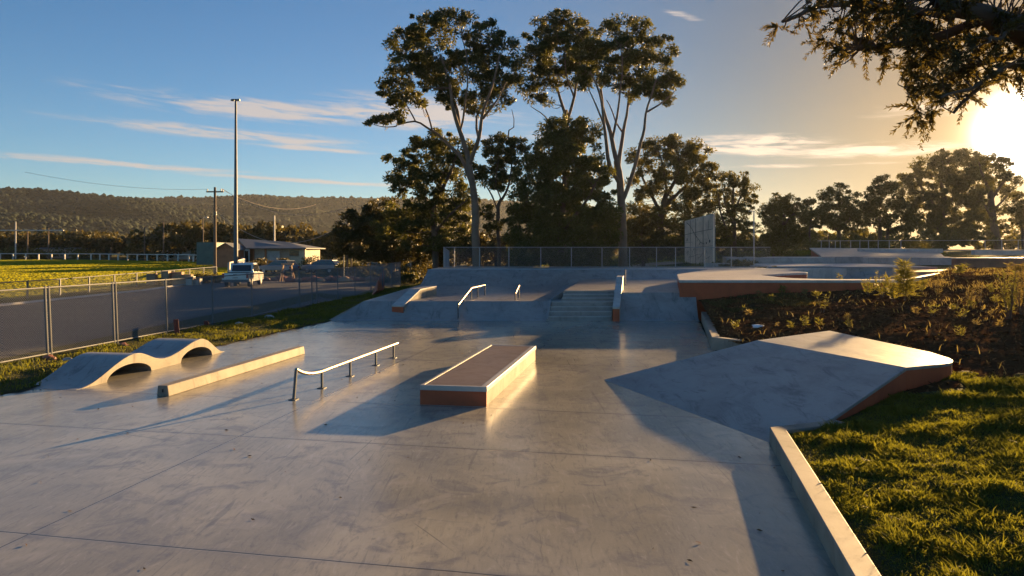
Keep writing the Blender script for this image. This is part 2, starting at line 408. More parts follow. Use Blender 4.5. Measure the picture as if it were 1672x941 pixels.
M['carw'] = mat('white car paint', f_paint((.70, .70, .68)))
M['carb'] = mat('blue grey car paint', f_paint((.16, .21, .27)))
M['card'] = mat('dark car paint', f_paint((.05, .055, .06)))
M['redl'] = mat('red lamp lens', lambda n: pbsdf(n, (.35, .02, .015), .2))
M['cable'] = mat('black cable', lambda n: pbsdf(n, (.03, .03, .03), .6))
M['cable2'] = mat('grey fence paint', lambda n: pbsdf(n, (.13, .14, .15), .6))
M['cablew'] = mat('aged aluminium conductor', lambda n: pbsdf(n, (.35, .3, .25), .5))
M['crate'] = mat('raw timber', f_conc((.42, .28, .18), (.25, .16, .10), (.7, .2), .8))
M['litter'] = mat('white plastic', lambda n: pbsdf(n, (.7, .72, .75), .5))
M['mark'] = mat('dark paint marks', f_conc((.09, .085, .08), (.05, .05, .045), (.6, .2), .4))
M['mulch'] = mat('bark mulch', lambda n: pbsdf(n, n.mix(n.new('ShaderNodeNewGeometry').outputs['Random Per Island'], (.05, .026, .012), (.16, .088, .042)), 1, spec=0))
M['path'] = mat('pale gravel path', f_conc((.33, .27, .20), (.2, .16, .12), (.8, .1), .8))
# ---------------------------------------------------------------- the ground
def sstep(x, a, b):
    t = np.clip((x-a)/(b-a), 0, 1); return t*t*(3-2*t)
def ground_z(X, Y):
    X = np.asarray(X, float); Y = np.asarray(Y, float)
    left = np.interp(Y, [-60, 45, 200, 600, 5000], [-.03, -.03, 1.2, 2.0, 2.0])
    right = np.interp(Y, [-60, 40, 46, 58, 75, 180, 420, 700, 5000], [-.4, -.4, 1.15, 1.5, 2.55, 3.1, 3.2, 1.0, -2])
    b = sstep(X, -9+.02*np.clip(Y-45, 0, 200), 15+.25*np.clip(Y-45, 0, 150))
    z = left*(1-b)+right*b
    inside = sstep(X, -13.2, -12.0)*sstep(45.5-Y, 0, 1.5)             # lowered beneath the skate park itself
    z = z*(1-inside)+(-.45)*inside
    z = z+.10*(fbm(X, Y, 3.0, 3, 5)-.5)*sstep(Y, 46, 52)*sstep(X, -27, -20)
    far = 12*(fbm(X, Y, 260, 3, 9)-.5)*sstep(np.hypot(X, Y), 350, 900)
    return z+far
xs = np.unique(np.concatenate([np.linspace(-4000, -240, 26), np.arange(-240, -60, 6), np.arange(-60, 70, 1.0), np.arange(70, 240, 6), np.linspace(240, 4000, 26)]))
ys = np.unique(np.concatenate([np.linspace(-1500, -40, 12), np.arange(-40, 110, 1.0), np.arange(110, 330, 6), np.linspace(330, 5200, 30)]))
g = grid_mesh('ground', xs, ys, ground_z, M['ground']); g['kind'] = 'structure'
def sheet(name, poly, dz, m, step=2.0):
    """a flush sheet that follows the ground dz above it"""
    px = [p[0] for p in poly]; py = [p[1] for p in poly]
    x_ = np.arange(min(px)-step, max(px)+step*2, step); y_ = np.arange(min(py)-step, max(py)+step*2, step)
    o = grid_mesh(name, x_, y_, lambda X, Y: ground_z(X, Y)+dz, m, keep=lambda x, y: inpoly(x, y, poly)); o['kind'] = 'structure'; return o
OVAL = [(-29, 24), (-29, 70), (-36, 92), (-46, 112), (-62, 131), (-90, 146), (-125, 152), (-210, 153), (-210, 24)]
sheet('sports_field', OVAL, .02, M['oval'], 1.5)
sheet('car_park', [(-25.2, -12), (-13.2, -12), (-11.75, 20), (-9.6, 39), (-9.3, 56), (-14, 60), (-25.2, 60)], .012, M['asphalt'], .6)
# kerb between the asphalt and the verge of the oval
kb = MB(); kb.tube([(-25.25, -12, .0), (-25.2, 33, .0), (-25.0, 46, .0), (-25.6, 52, .02), (-26.6, 60, .04)], .10, 4)
kb.build('kerb', M['cap'])['kind'] = 'structure'
# concrete floor of the park
SLAB = [(-13.4, -8), (-7.05, 26.45), (7.3, 26.45), (7.35, 26.95), (5.5, 18.7), (6.3, 17.8), (6.2, 15), (4.8, 10.05), (3.62, 9.62), (.35, -5.2), (.35, -8)]
sl = MB(); sl.prism(SLAB, -.2, 0); sl.build('concrete_floor', M['slab'], bevel=.008)['kind'] = 'structure'
# left grass verge
VERGE = [(-26, -8), (-13.35, -8), (-7.05, 26.45), (-7.4, 30), (-6.3, 40), (-5.6, 44), (-5.3, 50), (-10.2, 50), (-9.4, 40), (-11.6, 20), (-12.6, 8)]
def verge_z(X, Y): return .015+.05*(fbm(X, Y, .8, 4, 3)-.35)+.25*sstep(Y, 30, 44)*sstep(X, -10, -6)
VERGE_IN = [(-13.9, -8), (-13.42, -8), (-7.0, 26.4), (-7.2, 29), (-6.0, 40), (-5.0, 44), (-5.0, 50), (-9.3, 50), (-9.2, 40), (-11.35, 20), (-13.2, 2)]
vg = grid_mesh('grass_verge', np.arange(-14, -4.5, .2), np.arange(-8, 50.2, .25), verge_z, M['ground'], keep=lambda x, y: inpoly(x, y, VERGE_IN)); vg['kind'] = 'structure'
# raised bank on the right: thin-plate surface through heights read off the scene
CTRL = np.array([(1.0, 0, .15), (2.8, 5.0, .165), (3.85, 9.6, .165), (4.8, 10.0, .18), (6.0, 17.9, .30), (5.75, 18.8, .30), (7.5, 26.9, .72), (10, 27.2, .95), (14, 27.2, 1.14), (16, 28, 1.3), (27.5, 42, 1.62), (36, 42, 1.75),
                 (7.3, 16.8, .58), (7.8, 11.6, .52), (6.6, 10.9, .42), (8.3, 13.2, .60), (9.5, 12, .74), (9, 8, .78), (6, 5, .62), (14, 12, 1.15), (14, 4, 1.3), (12, 20, .92), (20, 30, 1.48), (24, 24, 1.7), (20, 16, 1.5), (34, 30, 2.0), (45, 20, 2.4), (45, 43, 2.1), (45, 0, 2.6), (25, 0, 1.9)])
def _tps(d2): return np.where(d2 > 1e-9, .5*d2*np.log(d2+1e-12), 0)
_n = len(CTRL); _A = np.zeros((_n+3, _n+3)); _d2 = ((CTRL[:, None, :2]-CTRL[None, :, :2])**2).sum(2)
_A[:_n, :_n] = _tps(_d2)+np.eye(_n)*.5; _A[:_n, _n] = 1; _A[:_n, _n+1:] = CTRL[:, :2]; _A[_n, :_n] = 1; _A[_n+1:, :_n] = CTRL[:, :2].T
_W = np.linalg.solve(_A, np.concatenate([CTRL[:, 2], np.zeros(3)]))
def bank_base(X, Y):
    sh = np.shape(X); X = np.ravel(np.asarray(X, float)); Y = np.ravel(np.asarray(Y, float)); z = _W[_n]+_W[_n+1]*X+_W[_n+2]*Y
    for i in range(_n): z = z+_W[i]*_tps((X-CTRL[i, 0])**2+(Y-CTRL[i, 1])**2)
    return z.reshape(sh)
BANK = [(.55, -4), (.72, -3.4), (3.78, 9.68), (4.8, 10.12), (6.5, 11.55), (7.5, 12.0), (7.85, 13.1), (7.6, 16.2), (6.0, 15.6), (5.9, 17.7), (5.75, 18.7), (7.42, 26.9), (7.45, 27.55), (15.7, 27.55), (27.9, 43.1), (60, 43.2), (60, -4)]
def grass_edge(x, y): return y < 11.6+.05*(x-8)+.9*(fbm(x, y, 1.1, 3, 21)-.5)*2
def edge_dist(X, Y):
    """distance to the concrete edges, so lumps die out against them"""
    d = np.full(np.shape(X), 9.0); pts = BANK[1:15]
    for (x0, y0), (x1, y1) in zip(pts[:-1], pts[1:]):
        L2 = (x1-x0)**2+(y1-y0)**2; t = np.clip(((X-x0)*(x1-x0)+(Y-y0)*(y1-y0))/L2, 0, 1)
        d = np.minimum(d, np.hypot(X-x0-t*(x1-x0), Y-y0-t*(y1-y0)))
    return d
def bank_z(X, Y):
    f = sstep(edge_dist(X, Y), .02, .6)
    lump = .12*(fbm(X, Y, .6, 4, 31)-.5)+.05*(fbm(X, Y, .22, 2, 40)-.5)
    g_ = grass_edge(X, Y)
    soil = .17*(fbm(X, Y, 1.5, 3, 51)-.5)+.06*(fbm(X, Y, .40, 4, 60)-.5)
    return bank_base(X, Y)+f*np.where(g_, lump, soil)
gx = np.concatenate([np.arange(.4, 14, .07), np.arange(14, 34, .2), np.arange(34, 60.5, .8)]); gy = np.concatenate([np.arange(-4, 3, .25), np.arange(3, 13.5, .07), np.arange(13.5, 30, .11), np.arange(30, 43.3, .3)])
gb = grid_mesh('grass_bank', gx, gy, bank_z, M['ground'], keep=lambda x, y: inpoly(x, y, BANK) & grass_edge(x, y)); gb['kind'] = 'structure'
gs = grid_mesh('garden_soil', gx, gy, bank_z, M['soil'], keep=lambda x, y: inpoly(x, y, BANK) & ~grass_edge(x, y)); gs['kind'] = 'structure'

# ---------------------------------------------------------------- low retaining walls
WN0, WN1, WN2 = (.62, -3.4), (3.62, 9.60), (4.75, 10.03)
def wallstrip(b, pts, wd, z0, z1):
    """a wall of constant width on the right-hand side of a polyline"""
    n = len(pts); off = []
    for i in range(n):
        ds = []
        if i > 0: ds.append(Vector((pts[i][0]-pts[i-1][0], pts[i][1]-pts[i-1][1])).normalized())
        if i < n-1: ds.append(Vector((pts[i+1][0]-pts[i][0], pts[i+1][1]-pts[i][1])).normalized())
        nn = sum((Vector((d.y, -d.x)) for d in ds), Vector((0, 0))); nn.normalize()
        k = wd/max(.4, nn.dot(Vector((ds[0].y, -ds[0].x))))
        off.append((pts[i][0]+nn.x*k, pts[i][1]+nn.y*k))
    V = [(x, y, z1) for x, y in pts]+[(x, y, z1) for x, y in off]
    b.slab(V, [(i, i+1, n+i+1, n+i) for i in range(n-1)], zbot=z0)
b = MB(); wallstrip(b, [WN0, WN1, WN2], .21, -.3, .225)
tag(b.build('retaining_wall', M['ledge'], bevel=.012), 'low pale concrete retaining wall holding back the lawn in the right foreground', 'retaining wall')
b = MB(); wallstrip(b, [(7.36, 26.55), (5.47, 18.7), (6.3, 17.75)][::1], -.22, -.3, .34)
tag(b.build('retaining_wall', M['ledge'], bevel=.012), 'low concrete retaining wall between the far floor and the dark garden soil', 'retaining wall')

# ---------------------------------------------------------------- the big flat-topped bank ramp on the right
T, A_, B_, C_, D_, E_, F_, G_, Q_ = (1.92, 14.3, 0), (3.62, 9.62, 0), (4.68, 9.96, .262), (5.3, 14.75, .77), (6.54, 11.31, .77), (7.70, 16.55, .77), (8.0, 13.04, .77), (7.57, 11.82, .77), (6.52, 17.75, 0)
def bez(p, q, r, n):
    p, q, r = Vector(p), Vector(q), Vector(r)
    return [tuple(p*(1-t)**2+q*2*t*(1-t)+r*t*t) for t in [i/n for i in range(n+1)]]
corner = bez((7.93, 12.6, .77), (7.86, 11.75, .77), (7.1, 11.55, .77), 10)
top = [T, A_, B_, D_]+corner[::-1]+[F_, E_, C_, Q_]
nT = len(top); iC, iQ, iE = nT-2, nT-1, nT-3
fc = [(0, 1, 2, 3, iC), tuple(range(3, iE+1))+(iC,), (0, iC, iE, iQ)]
root = empty('bank_ramp', (5.3, 13, 0), 'large flat-topped concrete bank ramp rising from the floor to the sunlit soil', 'skate ramp')
b = MB(); b.slab(top, fc, dz=.055); b.build('ramp_surface', M['ramp'], root, bevel=.01)
cen = Vector((5.8, 13.2)); V2 = [(cen.x+(x-cen.x)*.994, cen.y+(y-cen.y)*.994, z-.055) for x, y, z in top]
b = MB(); b.slab(V2, fc, zbot=-.35); b.build('side_panel', M['terra'], root, label='terracotta coloured side under the sunlit top')

# ---------------------------------------------------------------- raised street section with stairs
root = empty('stair_bank', (0, 27, 0), 'raised concrete section with a long bank and two short stair flights', 'skate bank')
sk = lambda Y: .185*(Y-26.4)
b = MB()                                                       # long lower bank
nb = 8
def prof(t): return t*1.2, .67*(t**1.25)
L0, L1, Rr = (-7.15, 26.4), (-6.0, 27.6), 1.38
rows = []
for i in range(nb+1):
    dy, z = prof(i/nb); y = 26.4+dy
    rows.append([(-7.15+1.15*i/nb, y, z), (Rr+sk(y), y, z)])
top = [p for r_ in rows for p in r_]
top = [(x, y, z+.002) for x, y, z in top]
b.slab(top, [(2*i, 2*i+1, 2*i+3, 2*i+2) for i in range(nb)], zbot=-.3)
b.slab([(-7.15, 26.4, 0), (-7.4, 41, 0), (-5.5, 41, .67), (-6.0, 27.6, .67)], zbot=-.3)
b.build('bank_face', M['ramp'], root, smooth=False)
b = MB(); b.slab([(-6.0, 27.602, .67), (1.60, 27.602, .67), (1.60, 27.3, .67), (4.1, 27.3, .67), (4.1, 27.602, .67), (8.2, 27.602, .67), (12, 41.5, .67), (-5.5, 41.5, .67)], zbot=-.3)
b.build('lower_deck', M['ramp'], root)
b = MB()
for k in range(4):
    y0 = 26.4+.3*k; y1 = 26.4+.3*(k+1) if k < 3 else 27.299
    if k == 3: continue
    z = .67*(k+1)/4
    b.slab([(Rr+.02+sk(y0), y0, z), (3.86+sk(y0), y0, z), (3.86+sk(27.298), 27.298, z), (Rr+.02+sk(27.298), 27.298, z)], zbot=-.3+.01*k)
st_ = b.build('lower_stairs', M['stair'], root, bevel=.014)
b = MB()
for k in range(3): b.box(((Rr+3.88)/2+sk(26.4+.3*k), 26.4+.3*k+.02, .67*(k+1)/4-.013), (2.44, .06, .034))
b.box(((Rr+3.88)/2+sk(27.3), 27.315, .661), (2.44, .06, .034)); b.build('pale_step_edge', M['cap'], st_, bevel=.006)  # paler strips added along step edges so treads stand out from dark risers
b = MB(); b.extrude([(Rr-.06+sk(26.32), 26.32, -.1), (Rr-.06+sk(26.32), 26.32, .08), (Rr-.06+sk(27.3), 27.3, .75), (Rr-.06+sk(27.3), 27.3, -.1)], (.09, 0, 0))
b.build('stair_cheek', M['stair'], root, bevel=.01)
b = MB()
for k in range(2):
    y0 = 27.9+.45*k; z = .67+.35*(k+1)/3
    b.slab([(1.75+sk(y0), y0, z), (4.0+sk(y0), y0, z), (4.0+sk(28.8), 28.8, z), (1.75+sk(28.8), 28.8, z)], zbot=.5)
st_ = b.build('upper_stairs', M['stair'], root, bevel=.014)
b = MB()
for k in range(2): b.box((2.875+sk(27.9+.45*k), 27.9+.45*k+.02, .67+.35*(k+1)/3-.013), (2.22, .06, .034))
b.box((2.875+sk(28.8), 28.815, 1.012), (2.22, .06, .034)); b.build('pale_step_edge', M['cap'], st_, bevel=.006)  # same paler strips, added to make the upper step lines show
b = MB()                                                       # upper platform with a bank down to the lower deck
PT = [(2.17, 28.802, 1.02), (4.30, 28.802, 1.02), (4.10, 27.55, 1.02), (7.42, 27.6, 1.02), (9.6, 35, 1.02), (12.6, 42, 1.02), (4.35, 41.2, 1.02), (3.48, 36, 1.02)]
b.slab(PT, zbot=.3); b.slab([(1.55, 28.1, .672), (2.168, 28.8, 1.018), (3.478, 36, 1.018), (4.348, 41.2, 1.018), (3.3, 41.2, .672), (2.5, 36, .672)], [(0, 1, 2, 5), (5, 2, 3, 4)], zbot=.5)
b.build('upper_platform', M['ramp'], root)
b = MB(); rows = []
for i in range(nb+1):
    t = i/nb; y = 26.4+1.2*t; z = 1.022*t**1.25
    rows += [(4.0+sk(y), y, z), (7.22+.2*t, y, z)]
b.slab(rows, [(2*i, 2*i+1, 2*i+3, 2*i+2) for i in range(nb)], zbot=-.3)
b.build('side_bank', M['ramp'], root)

# ---------------------------------------------------------------- the long far bank and its top deck
root = empty('long_bank', (2, 40, 0), 'long grey concrete bank across the back of the park below the mesh fence', 'skate bank')
b = MB(); pf = []
for i in range(11):
    t = i/10; pf.append((39.3+2.7*t, .665+.885*t**1.35))
rows = [(-5.36+.2*i/10, y, z) for i, (y, z) in enumerate(pf)]+[(12.2, y, z) for (y, z) in pf]
b.slab(rows, [(i, i+1, i+12, i+11) for i in range(10)], zbot=-.3); b.build('bank_face', M['ramp'], root, smooth=False)
b = MB(); b.slab([(-5.16, 42.001, 1.55), (11.9, 42.001, 1.55), (16.9, 42.001, 1.55), (22, 44.9, 1.55), (22, 47.6, 1.55), (-5.1, 47.6, 1.55)], zbot=-.3); b.build('top_deck', M['cap'], root)
b = MB(); b.tube([(-5.2, 42.0, 1.545), (12.0, 42.0, 1.545)], .03, 8); b.build('coping', M['steel'], root)

# ---------------------------------------------------------------- terracotta platform with its rounded tongue
BT = [(6.7, 27.4), (15.6, 27.4), (15.75, 28.0), (12.9, 28.5), (12.15, 29.3), (11.95, 30.6), (12.15, 33.4), (14.2, 35.5), (15.4, 36.4)]+[(x, y) for x, y, z in bez((15.4, 36.4, 0), (16.3, 37.1, 0), (16.45, 38.4, 0), 5)[1:]]+[(16.9, 41.99), (11.9, 41.99), (8.28, 34.3)]
root = empty('raised_platform', (10, 32, 0), 'raised terracotta walled platform with a pale concrete top beside the garden soil', 'skate platform')
b = MB(); b.prism(BT, 1.42, 1.53); b.build('top_slab', M['cap'], root, bevel=.012)
cx_, cy_ = 11.5, 33.5
BT2 = [(x+(.03 if x < cx_ else -.02), y+(.03 if y < cy_ else -.02)) for x, y in BT]
b = MB(); b.prism(BT2, -.2, 1.42); b.build('wall', M['terra'], root)

# ---------------------------------------------------------------- bowl behind it
bf = MB(); bf.prism([(11.9, 28.2), (15.6, 27.6), (27.8, 43), (27.8, 45.2), (16.9, 45.2), (16.9, 41.9), (11.95, 34)], -.2, .32); bf.build('bowl_floor', M['ramp'])['kind'] = 'structure'
root = empty('bowl_wall', (22, 45, 0), 'shaded concrete wall along the back of the sunken bowl', 'bowl wall')
b = MB(); rows = []
for i in range(9):
    t = i/8; a = t*math.pi/2
    rows.append((43.2+1.8*math.sin(a), .33+1.25*(1-math.cos(a))))
b.slab([(16.95, y, z) for y, z in rows]+[(28.0, y, z) for y, z in rows], [(i, i+1, i+10, i+9) for i in range(8)], zbot=-.25); b.build('curved_face', M['ramp'], root)
b = MB(); b.slab([(16.9, 45.0, 1.64), (28.0, 45.0, 1.64), (30, 58, 1.64), (18, 58, 1.64), (18, 47.7, 1.64), (22.2, 47.7, 1.64), (22.2, 45.4, 1.64), (16.9, 45.4, 1.64)], zbot=.2); b.build('rim_deck', M['cap'], root, bevel=.01)
b = MB(); b.tube([(16.9, 44.98, 1.62), (28, 44.98, 1.62)], .035, 8); b.build('coping', M['steel'], root)
root = empty('bowl_wall', (24, 36, 0), 'slanting concrete wall between the bowl and the planted soil', 'bowl wall')
b = MB(); wallstrip(b, [(15.62, 27.52), (27.9, 42.9)], .22, -.2, 1.55); b.build('wall_body', M['conc'], root, bevel=.012)
b = MB(); b.slab([(21.6, 38.4, 1.5), (24.9, 42.9, 1.5), (27.6, 42.9, 1.56), (24.0, 38.0, 1.56)], dz=.1); b.build('red_box_top', M['terrd'], root)
# second terrace
root = empty('terrace_wall', (28, 58, 0), 'second concrete terrace wall stepping up behind the sunken bowl', 'terrace wall')
b = MB(); b.slab([(18.2, 58, 2.14), (37.6, 58, 2.14), (38.2, 60, 2.2), (18.5, 60, 2.2)], zbot=1.0); b.build('wall_body', M['conc'], root, bevel=.02)
b = MB(); b.box((28.6, 57.97, 1.9), (2.3, .1, .55)); b.build('notch', M['stair'], root)
root = empty('deck_ramp', (34, 64, 0), 'wide concrete deck sloping up behind the terrace wall with a terracotta end', 'skate ramp')
b = MB(); b.slab([(26.4, 58.2, 2.21), (38.0, 60.02, 2.21), (44, 71, 2.93), (30.5, 70, 3.02)], dz=.12); b.build('ramp_surface', M['ramp'], root)
b = MB(); b.slab([(26.5, 58.3, 2.09), (38.0, 60.1, 2.09), (43.9, 70.9, 2.80), (30.6, 69.9, 2.89)], zbot=.8); b.build('side_panel', M['terra'], root)
root = empty('retaining_wall', (36, 43, 0), 'sun-rimmed concrete wall at the top of the planted bank by the right edge', 'retaining wall')
b = MB(); b.slab([(27.95, 43.0, 2.27), (52, 43.0, 2.33), (52, 43.5, 2.33), (27.95, 43.5, 2.27)], dz=.07); b.build('coping', M['cap'], root, bevel=.012)
b = MB(); b.slab([(27.97, 43.04, 2.2), (52, 43.04, 2.26), (52, 43.46, 2.26), (27.97, 43.46, 2.2)], zbot=.6); b.build('wall_body', M['terrd'], root)
for i, (x0, x1, y0, z, lab) in enumerate([(33.5, 41.5, 66, 2.72, 'low concrete kerb ledge on the far terrace, left of two'), (40.5, 46, 60, 2.55, 'low concrete kerb ledge on the far terrace, right of two')]):
    b = MB(); b.box(((x0+x1)/2, y0, z), (x1-x0, .5, .4)); tag(b.build('kerb_ledge', M['cap'], bevel=.015), lab, 'ledge')
# ---------------------------------------------------------------- double wave feature
root = empty('wave_ramp', (-8.6, 15.8, 0), 'double humped concrete wave ramp with two dark arched openings', 'skate ramp')
W0, W1 = Vector((-8.46, 13.26, 0)), Vector((-7.72, 18.36, 0)); WD = W1-W0; WP = Vector((-WD.y, WD.x, 0)).normalized()
def ci(x, ks, vs_):
    for k in range(len(ks)-1):
        if x <= ks[k+1]:
            t = (x-ks[k])/(ks[k+1]-ks[k]); t = .5-.5*math.cos(math.pi*t); return vs_[k]*(1-t)+vs_[k+1]*t
    return vs_[-1]
hs = lambda s: max(.004, ci(s, [0, .325, .51, .79, 1], [0, .46, .205, .47, 0]))
def arch(s):
    for a, c, h in [(.155, .425, .265), (.625, .885, .285)]:
        if a < s < c: return h*math.sqrt(max(0, 1-((s-(a+c)/2)/((c-a)/2))**2))**1.1
    return 0
N = 96
ss = sorted(set([i/N for i in range(N+1)]+[.155, .425, .625, .885]))
def wave_part(o0, o1, arched, lo=0.0):
    V, F = [], []
    for s in ss:
        p = W0+WD*s; zt = hs(s); zb = min(arch(s), zt-.02) if arched else -.05
        if arched and arch(s) == 0: zb = -.05
        for o in (o0, o1):
            q = p+WP*o; V.append((q.x, q.y, zt)); V.append((q.x, q.y, zb))
    n = len(ss)
    for i in range(n-1):
        a, c = 4*i, 4*i+4
        F += [(a, c, c+2, a+2), (a+1, a+3, c+3, c+1), (a, a+1, c+1, c), (a+2, c+2, c+3, a+3)]
    F += [(0, 2, 3, 1), (4*n-4, 4*n-3, 4*n-1, 4*n-2)]
    return V, F
V, F = wave_part(0, .8, True); b = MB(); b.add(V, F); V, F = wave_part(.801, 1.17, False); b.add(V, F)
b.build('hump_shell', M['ramp'], root, bevel=.012)
# pale trowelled edge band along the visible side
b = MB(); V = []
n = 0; sp = ss
V, F = [], []
for s in sp:
    p = W0+WD*s-WP*.012; zt = hs(s)-.004; zb = arch(s) if arch(s) > 0 else -.03
    V += [(p.x, p.y, zt), (p.x, p.y, min(zb, zt-.02)), (p.x+WP.x*.012, p.y+WP.y*.012, zt), (p.x+WP.x*.012, p.y+WP.y*.012, min(zb, zt-.02))]
for i in range(len(sp)-1):
    a, c = 4*i, 4*i+4; F += [(a, a+1, c+1, c), (a, c, c+2, a+2), (a+1, a+3, c+3, c+1), (a+2, c+2, c+3, a+3)]
b.add(V, F); b.build('side_face', M['ledge'], root)
# ---------------------------------------------------------------- low kerb ledge
root = empty('kerb_ledge', (-5.9, 15.2, 0), 'long low pale concrete ledge standing between the wave ramp and the flat rail', 'ledge')
p0, p1 = Vector((-6.36, 12.65, 0)), Vector((-5.43, 17.92, 0)); d = (p1-p0); e = Vector((-d.y, d.x, 0)).normalized()
b = MB(); b.extrude([p0, p0+e*.25, p0+e*.23+Vector((0, 0, .2)), p0+e*.03+Vector((0, 0, .2))], d); b.build('ledge_body', M['ledge'], root, bevel=.014)
b = MB(); q = p0+e*.12-d.normalized()*.006+Vector((0, 0, .11)); b.box(q, (.025, .012, .06), rz=-AX); b.build('slot', M['black'], root)
# ---------------------------------------------------------------- manual pad
root = empty('manual_pad', (-.5, 14.5, 0), 'wide low manual pad box with brown top, pale edging and terracotta end', 'skate box')
fl, fr, br, bl = Vector((-1.62, 12.02, 0)), Vector((-.436, 11.85, 0)), Vector((.60, 16.98, 0)), Vector((-.55, 17.2, 0))
H = .34; up = lambda v, z: (v.x, v.y, z)
def inset(k0, k1):
    ex = (fr-fl).normalized(); ey = (br-fr).normalized()
    return [fl+ex*k0+ey*.07, fr-ex*k1+ey*.07, br-ex*k1-ey*.05, bl+ex*k0-ey*.05]
inn = inset(.06, .12)
b = MB(); b.slab([up(v, .255) for v in [fl+Vector((.012, .015, 0)), fr+Vector((-.015, .015, 0)), br+Vector((-.02, -.02, 0)), bl+Vector((.015, -.02, 0))]], zbot=-.05); b.build('side_wall', M['ledge'], root)
ex = (fr-fl).normalized(); ey = (br-fr).normalized()
b = MB(); b.slab([up(v, .252) for v in [fl+ex*.004-ey*.004, fr-ex*.006-ey*.004, fr-ex*.006+ey*.02, fl+ex*.004+ey*.02]], zbot=-.04); b.build('end_panel', M['terra'], root, label='terracotta end panel facing the viewer')
o4 = [up(v, H) for v in (fl, fr, br, bl)]; i4 = [up(v, H) for v in inn]
b = MB(); b.slab(o4+i4, [(0, 1, 5, 4), (1, 2, 6, 5), (2, 3, 7, 6), (3, 0, 4, 7)], dz=.09); b.build('coping', M['cap'], root, bevel=.008)
b = MB(); b.slab([up(v, H-.006) for v in inn], zbot=.2); b.build('top_panel', M['paddk'], root)
# ---------------------------------------------------------------- flat rail with a curled end
root = empty('grind_rail', (-3.5, 14.6, 0), 'round steel grind rail with a curled up front end on five thin posts', 'grind rail')
bases = [G(*p) for p in [(479.5, 652.7), (525.6, 634), (569.4, 614.4), (609.7, 596.6), (642.6, 584.5)]]
a0, a1 = bases[1], bases[-1]; dr = (a1-a0).normalized()
bases = [bases[0]]+[a0+dr*((x-a0).dot(dr)) for x in bases[1:]]
hz = .335
top0 = P(483.6, 603.5, 12.47)
path = bez(top0, tuple(a0+Vector((0, 0, hz-.03))-dr*.55), tuple(a0+dr*.25+Vector((0, 0, hz))), 10)+[tuple(a1+dr*.28+Vector((0, 0, hz)))]
b = MB(); b.tube(path, .033, 12); b.build('rail_bar', M['rail'], root, smooth=False)
for i, p in enumerate(bases):
    t = Vector(top0) if i == 0 else p+Vector((0, 0, hz-.02))
    b = MB(); b.tube([p-Vector((0, 0, .02)), t], .026 if i else .03, 8); po = b.build('post', M['dsteel'], root)
    b = MB(); b.box(p+Vector((0, 0, .006)), (.14, .14, .012), rz=-AX); b.build('foot_plate', M['dsteel'], po)
# ---------------------------------------------------------------- hubba ledges by the stairs
root = empty('hubba_ledge', (-4.2, 29, 0), 'short bent concrete hubba ledge with terracotta end on the left of the bank', 'ledge')
vx = Vector((math.sin(R(9)), math.cos(R(9)), 0)); c0 = Vector((-4.28, 26.95, 0))
def side(p, pts): return [p+vx*s+Vector((0, 0, z)) for s, z in pts]
ew = Vector((-.47, .08, 0))
b = MB(); b.extrude(side(c0, [(0, .54), (2.3, 1.06), (4.9, 1.07), (4.9, .5), (2.3, -.1), (0, -.1)])[0:6], ew); b.build('ledge_body', M['ledge'], root)
b = MB(); b.extrude([q+Vector((.012, -.01, 0)) for q in side(c0, [(-.015, .545), (2.3, 1.066), (4.91, 1.076), (4.91, 1.02), (2.3, 1.01), (-.015, .49)])], ew*1.05); b.build('coping', M['cap'], root, bevel=.008)
b = MB(); p = c0+vx*-.008; b.extrude([p+Vector((0, 0, -.05)), p+Vector((0, 0, .485)), p+ew+Vector((0, 0, .485)), p+ew+Vector((0, 0, -.05))], vx*.03); b.build('end_panel', M['terra'], root, label='terracotta end panel')
root = empty('hubba_ledge', (4.2, 28, 0), 'narrow steep hubba ledge with terracotta end on the right of the stairs', 'ledge')
vx = Vector((math.sin(R(11.5)), math.cos(R(11.5)), 0)); c0 = Vector((3.86, 26.15, 0)); ew = Vector((.25, -.03, 0))
b = MB(); b.extrude(side(c0, [(0, .52), (3.1, 1.55), (4.0, 1.56), (4.0, -.1), (0, -.1)]), ew); b.build('ledge_body', M['ledge'], root)
b = MB(); b.extrude([q+Vector((-.012, 0, 0)) for q in side(c0, [(-.015, .56), (3.1, 1.60), (4.02, 1.61), (4.02, 1.53), (3.1, 1.52), (-.015, .48)])], ew*1.1); b.build('coping', M['cap'], root, bevel=.008)
b = MB(); p = c0+vx*-.008; b.extrude([p+Vector((0, 0, -.05)), p+Vector((0, 0, .475)), p+ew+Vector((0, 0, .475)), p+ew+Vector((0, 0, -.05))], vx*.03); b.build('end_panel', M['terra'], root, label='terracotta end panel')
# ---------------------------------------------------------------- hand rails
root = empty('handrail', (-1.8, 28.5, 0), 'bent steel handrail running down the bank on slim posts', 'handrail')
h0, hk, he = Vector((-2.1, 26.6, .60)), Vector((-1.73, 29.0, 1.11)), Vector((-1.24, 31.2, 1.14))
b = MB(); b.tube([h0, hk-Vector((.02, .12, .02)), hk+Vector((.01, .1, .01)), he], .035, 10); b.build('rail_bar', M['rail'], root)
for p, z in [(h0, .02), (hk, .67), (hk.lerp(he, .45), .67), (he, .67), (h0.lerp(hk, .42), .3)]:
    b = MB(); b.tube([(p.x, p.y, z-.03), (p.x, p.y, p.z-.02)], .028, 8); b.build('post', M['dsteel'], root)
root = empty('handrail', (.15, 28.6, 0), 'short steel handrail seen end on, left of the stairs', 'handrail')
r0, r1 = Vector((.14, 28.1, .95)), Vector((.30, 29.6, 1.2))
b = MB(); b.tube([r0, r1], .03, 8); b.build('rail_bar', M['rail'], root)
for p in (r0, r1):
    b = MB(); b.tube([(p.x, p.y, .64), p], .026, 8); b.build('post', M['dsteel'], root)
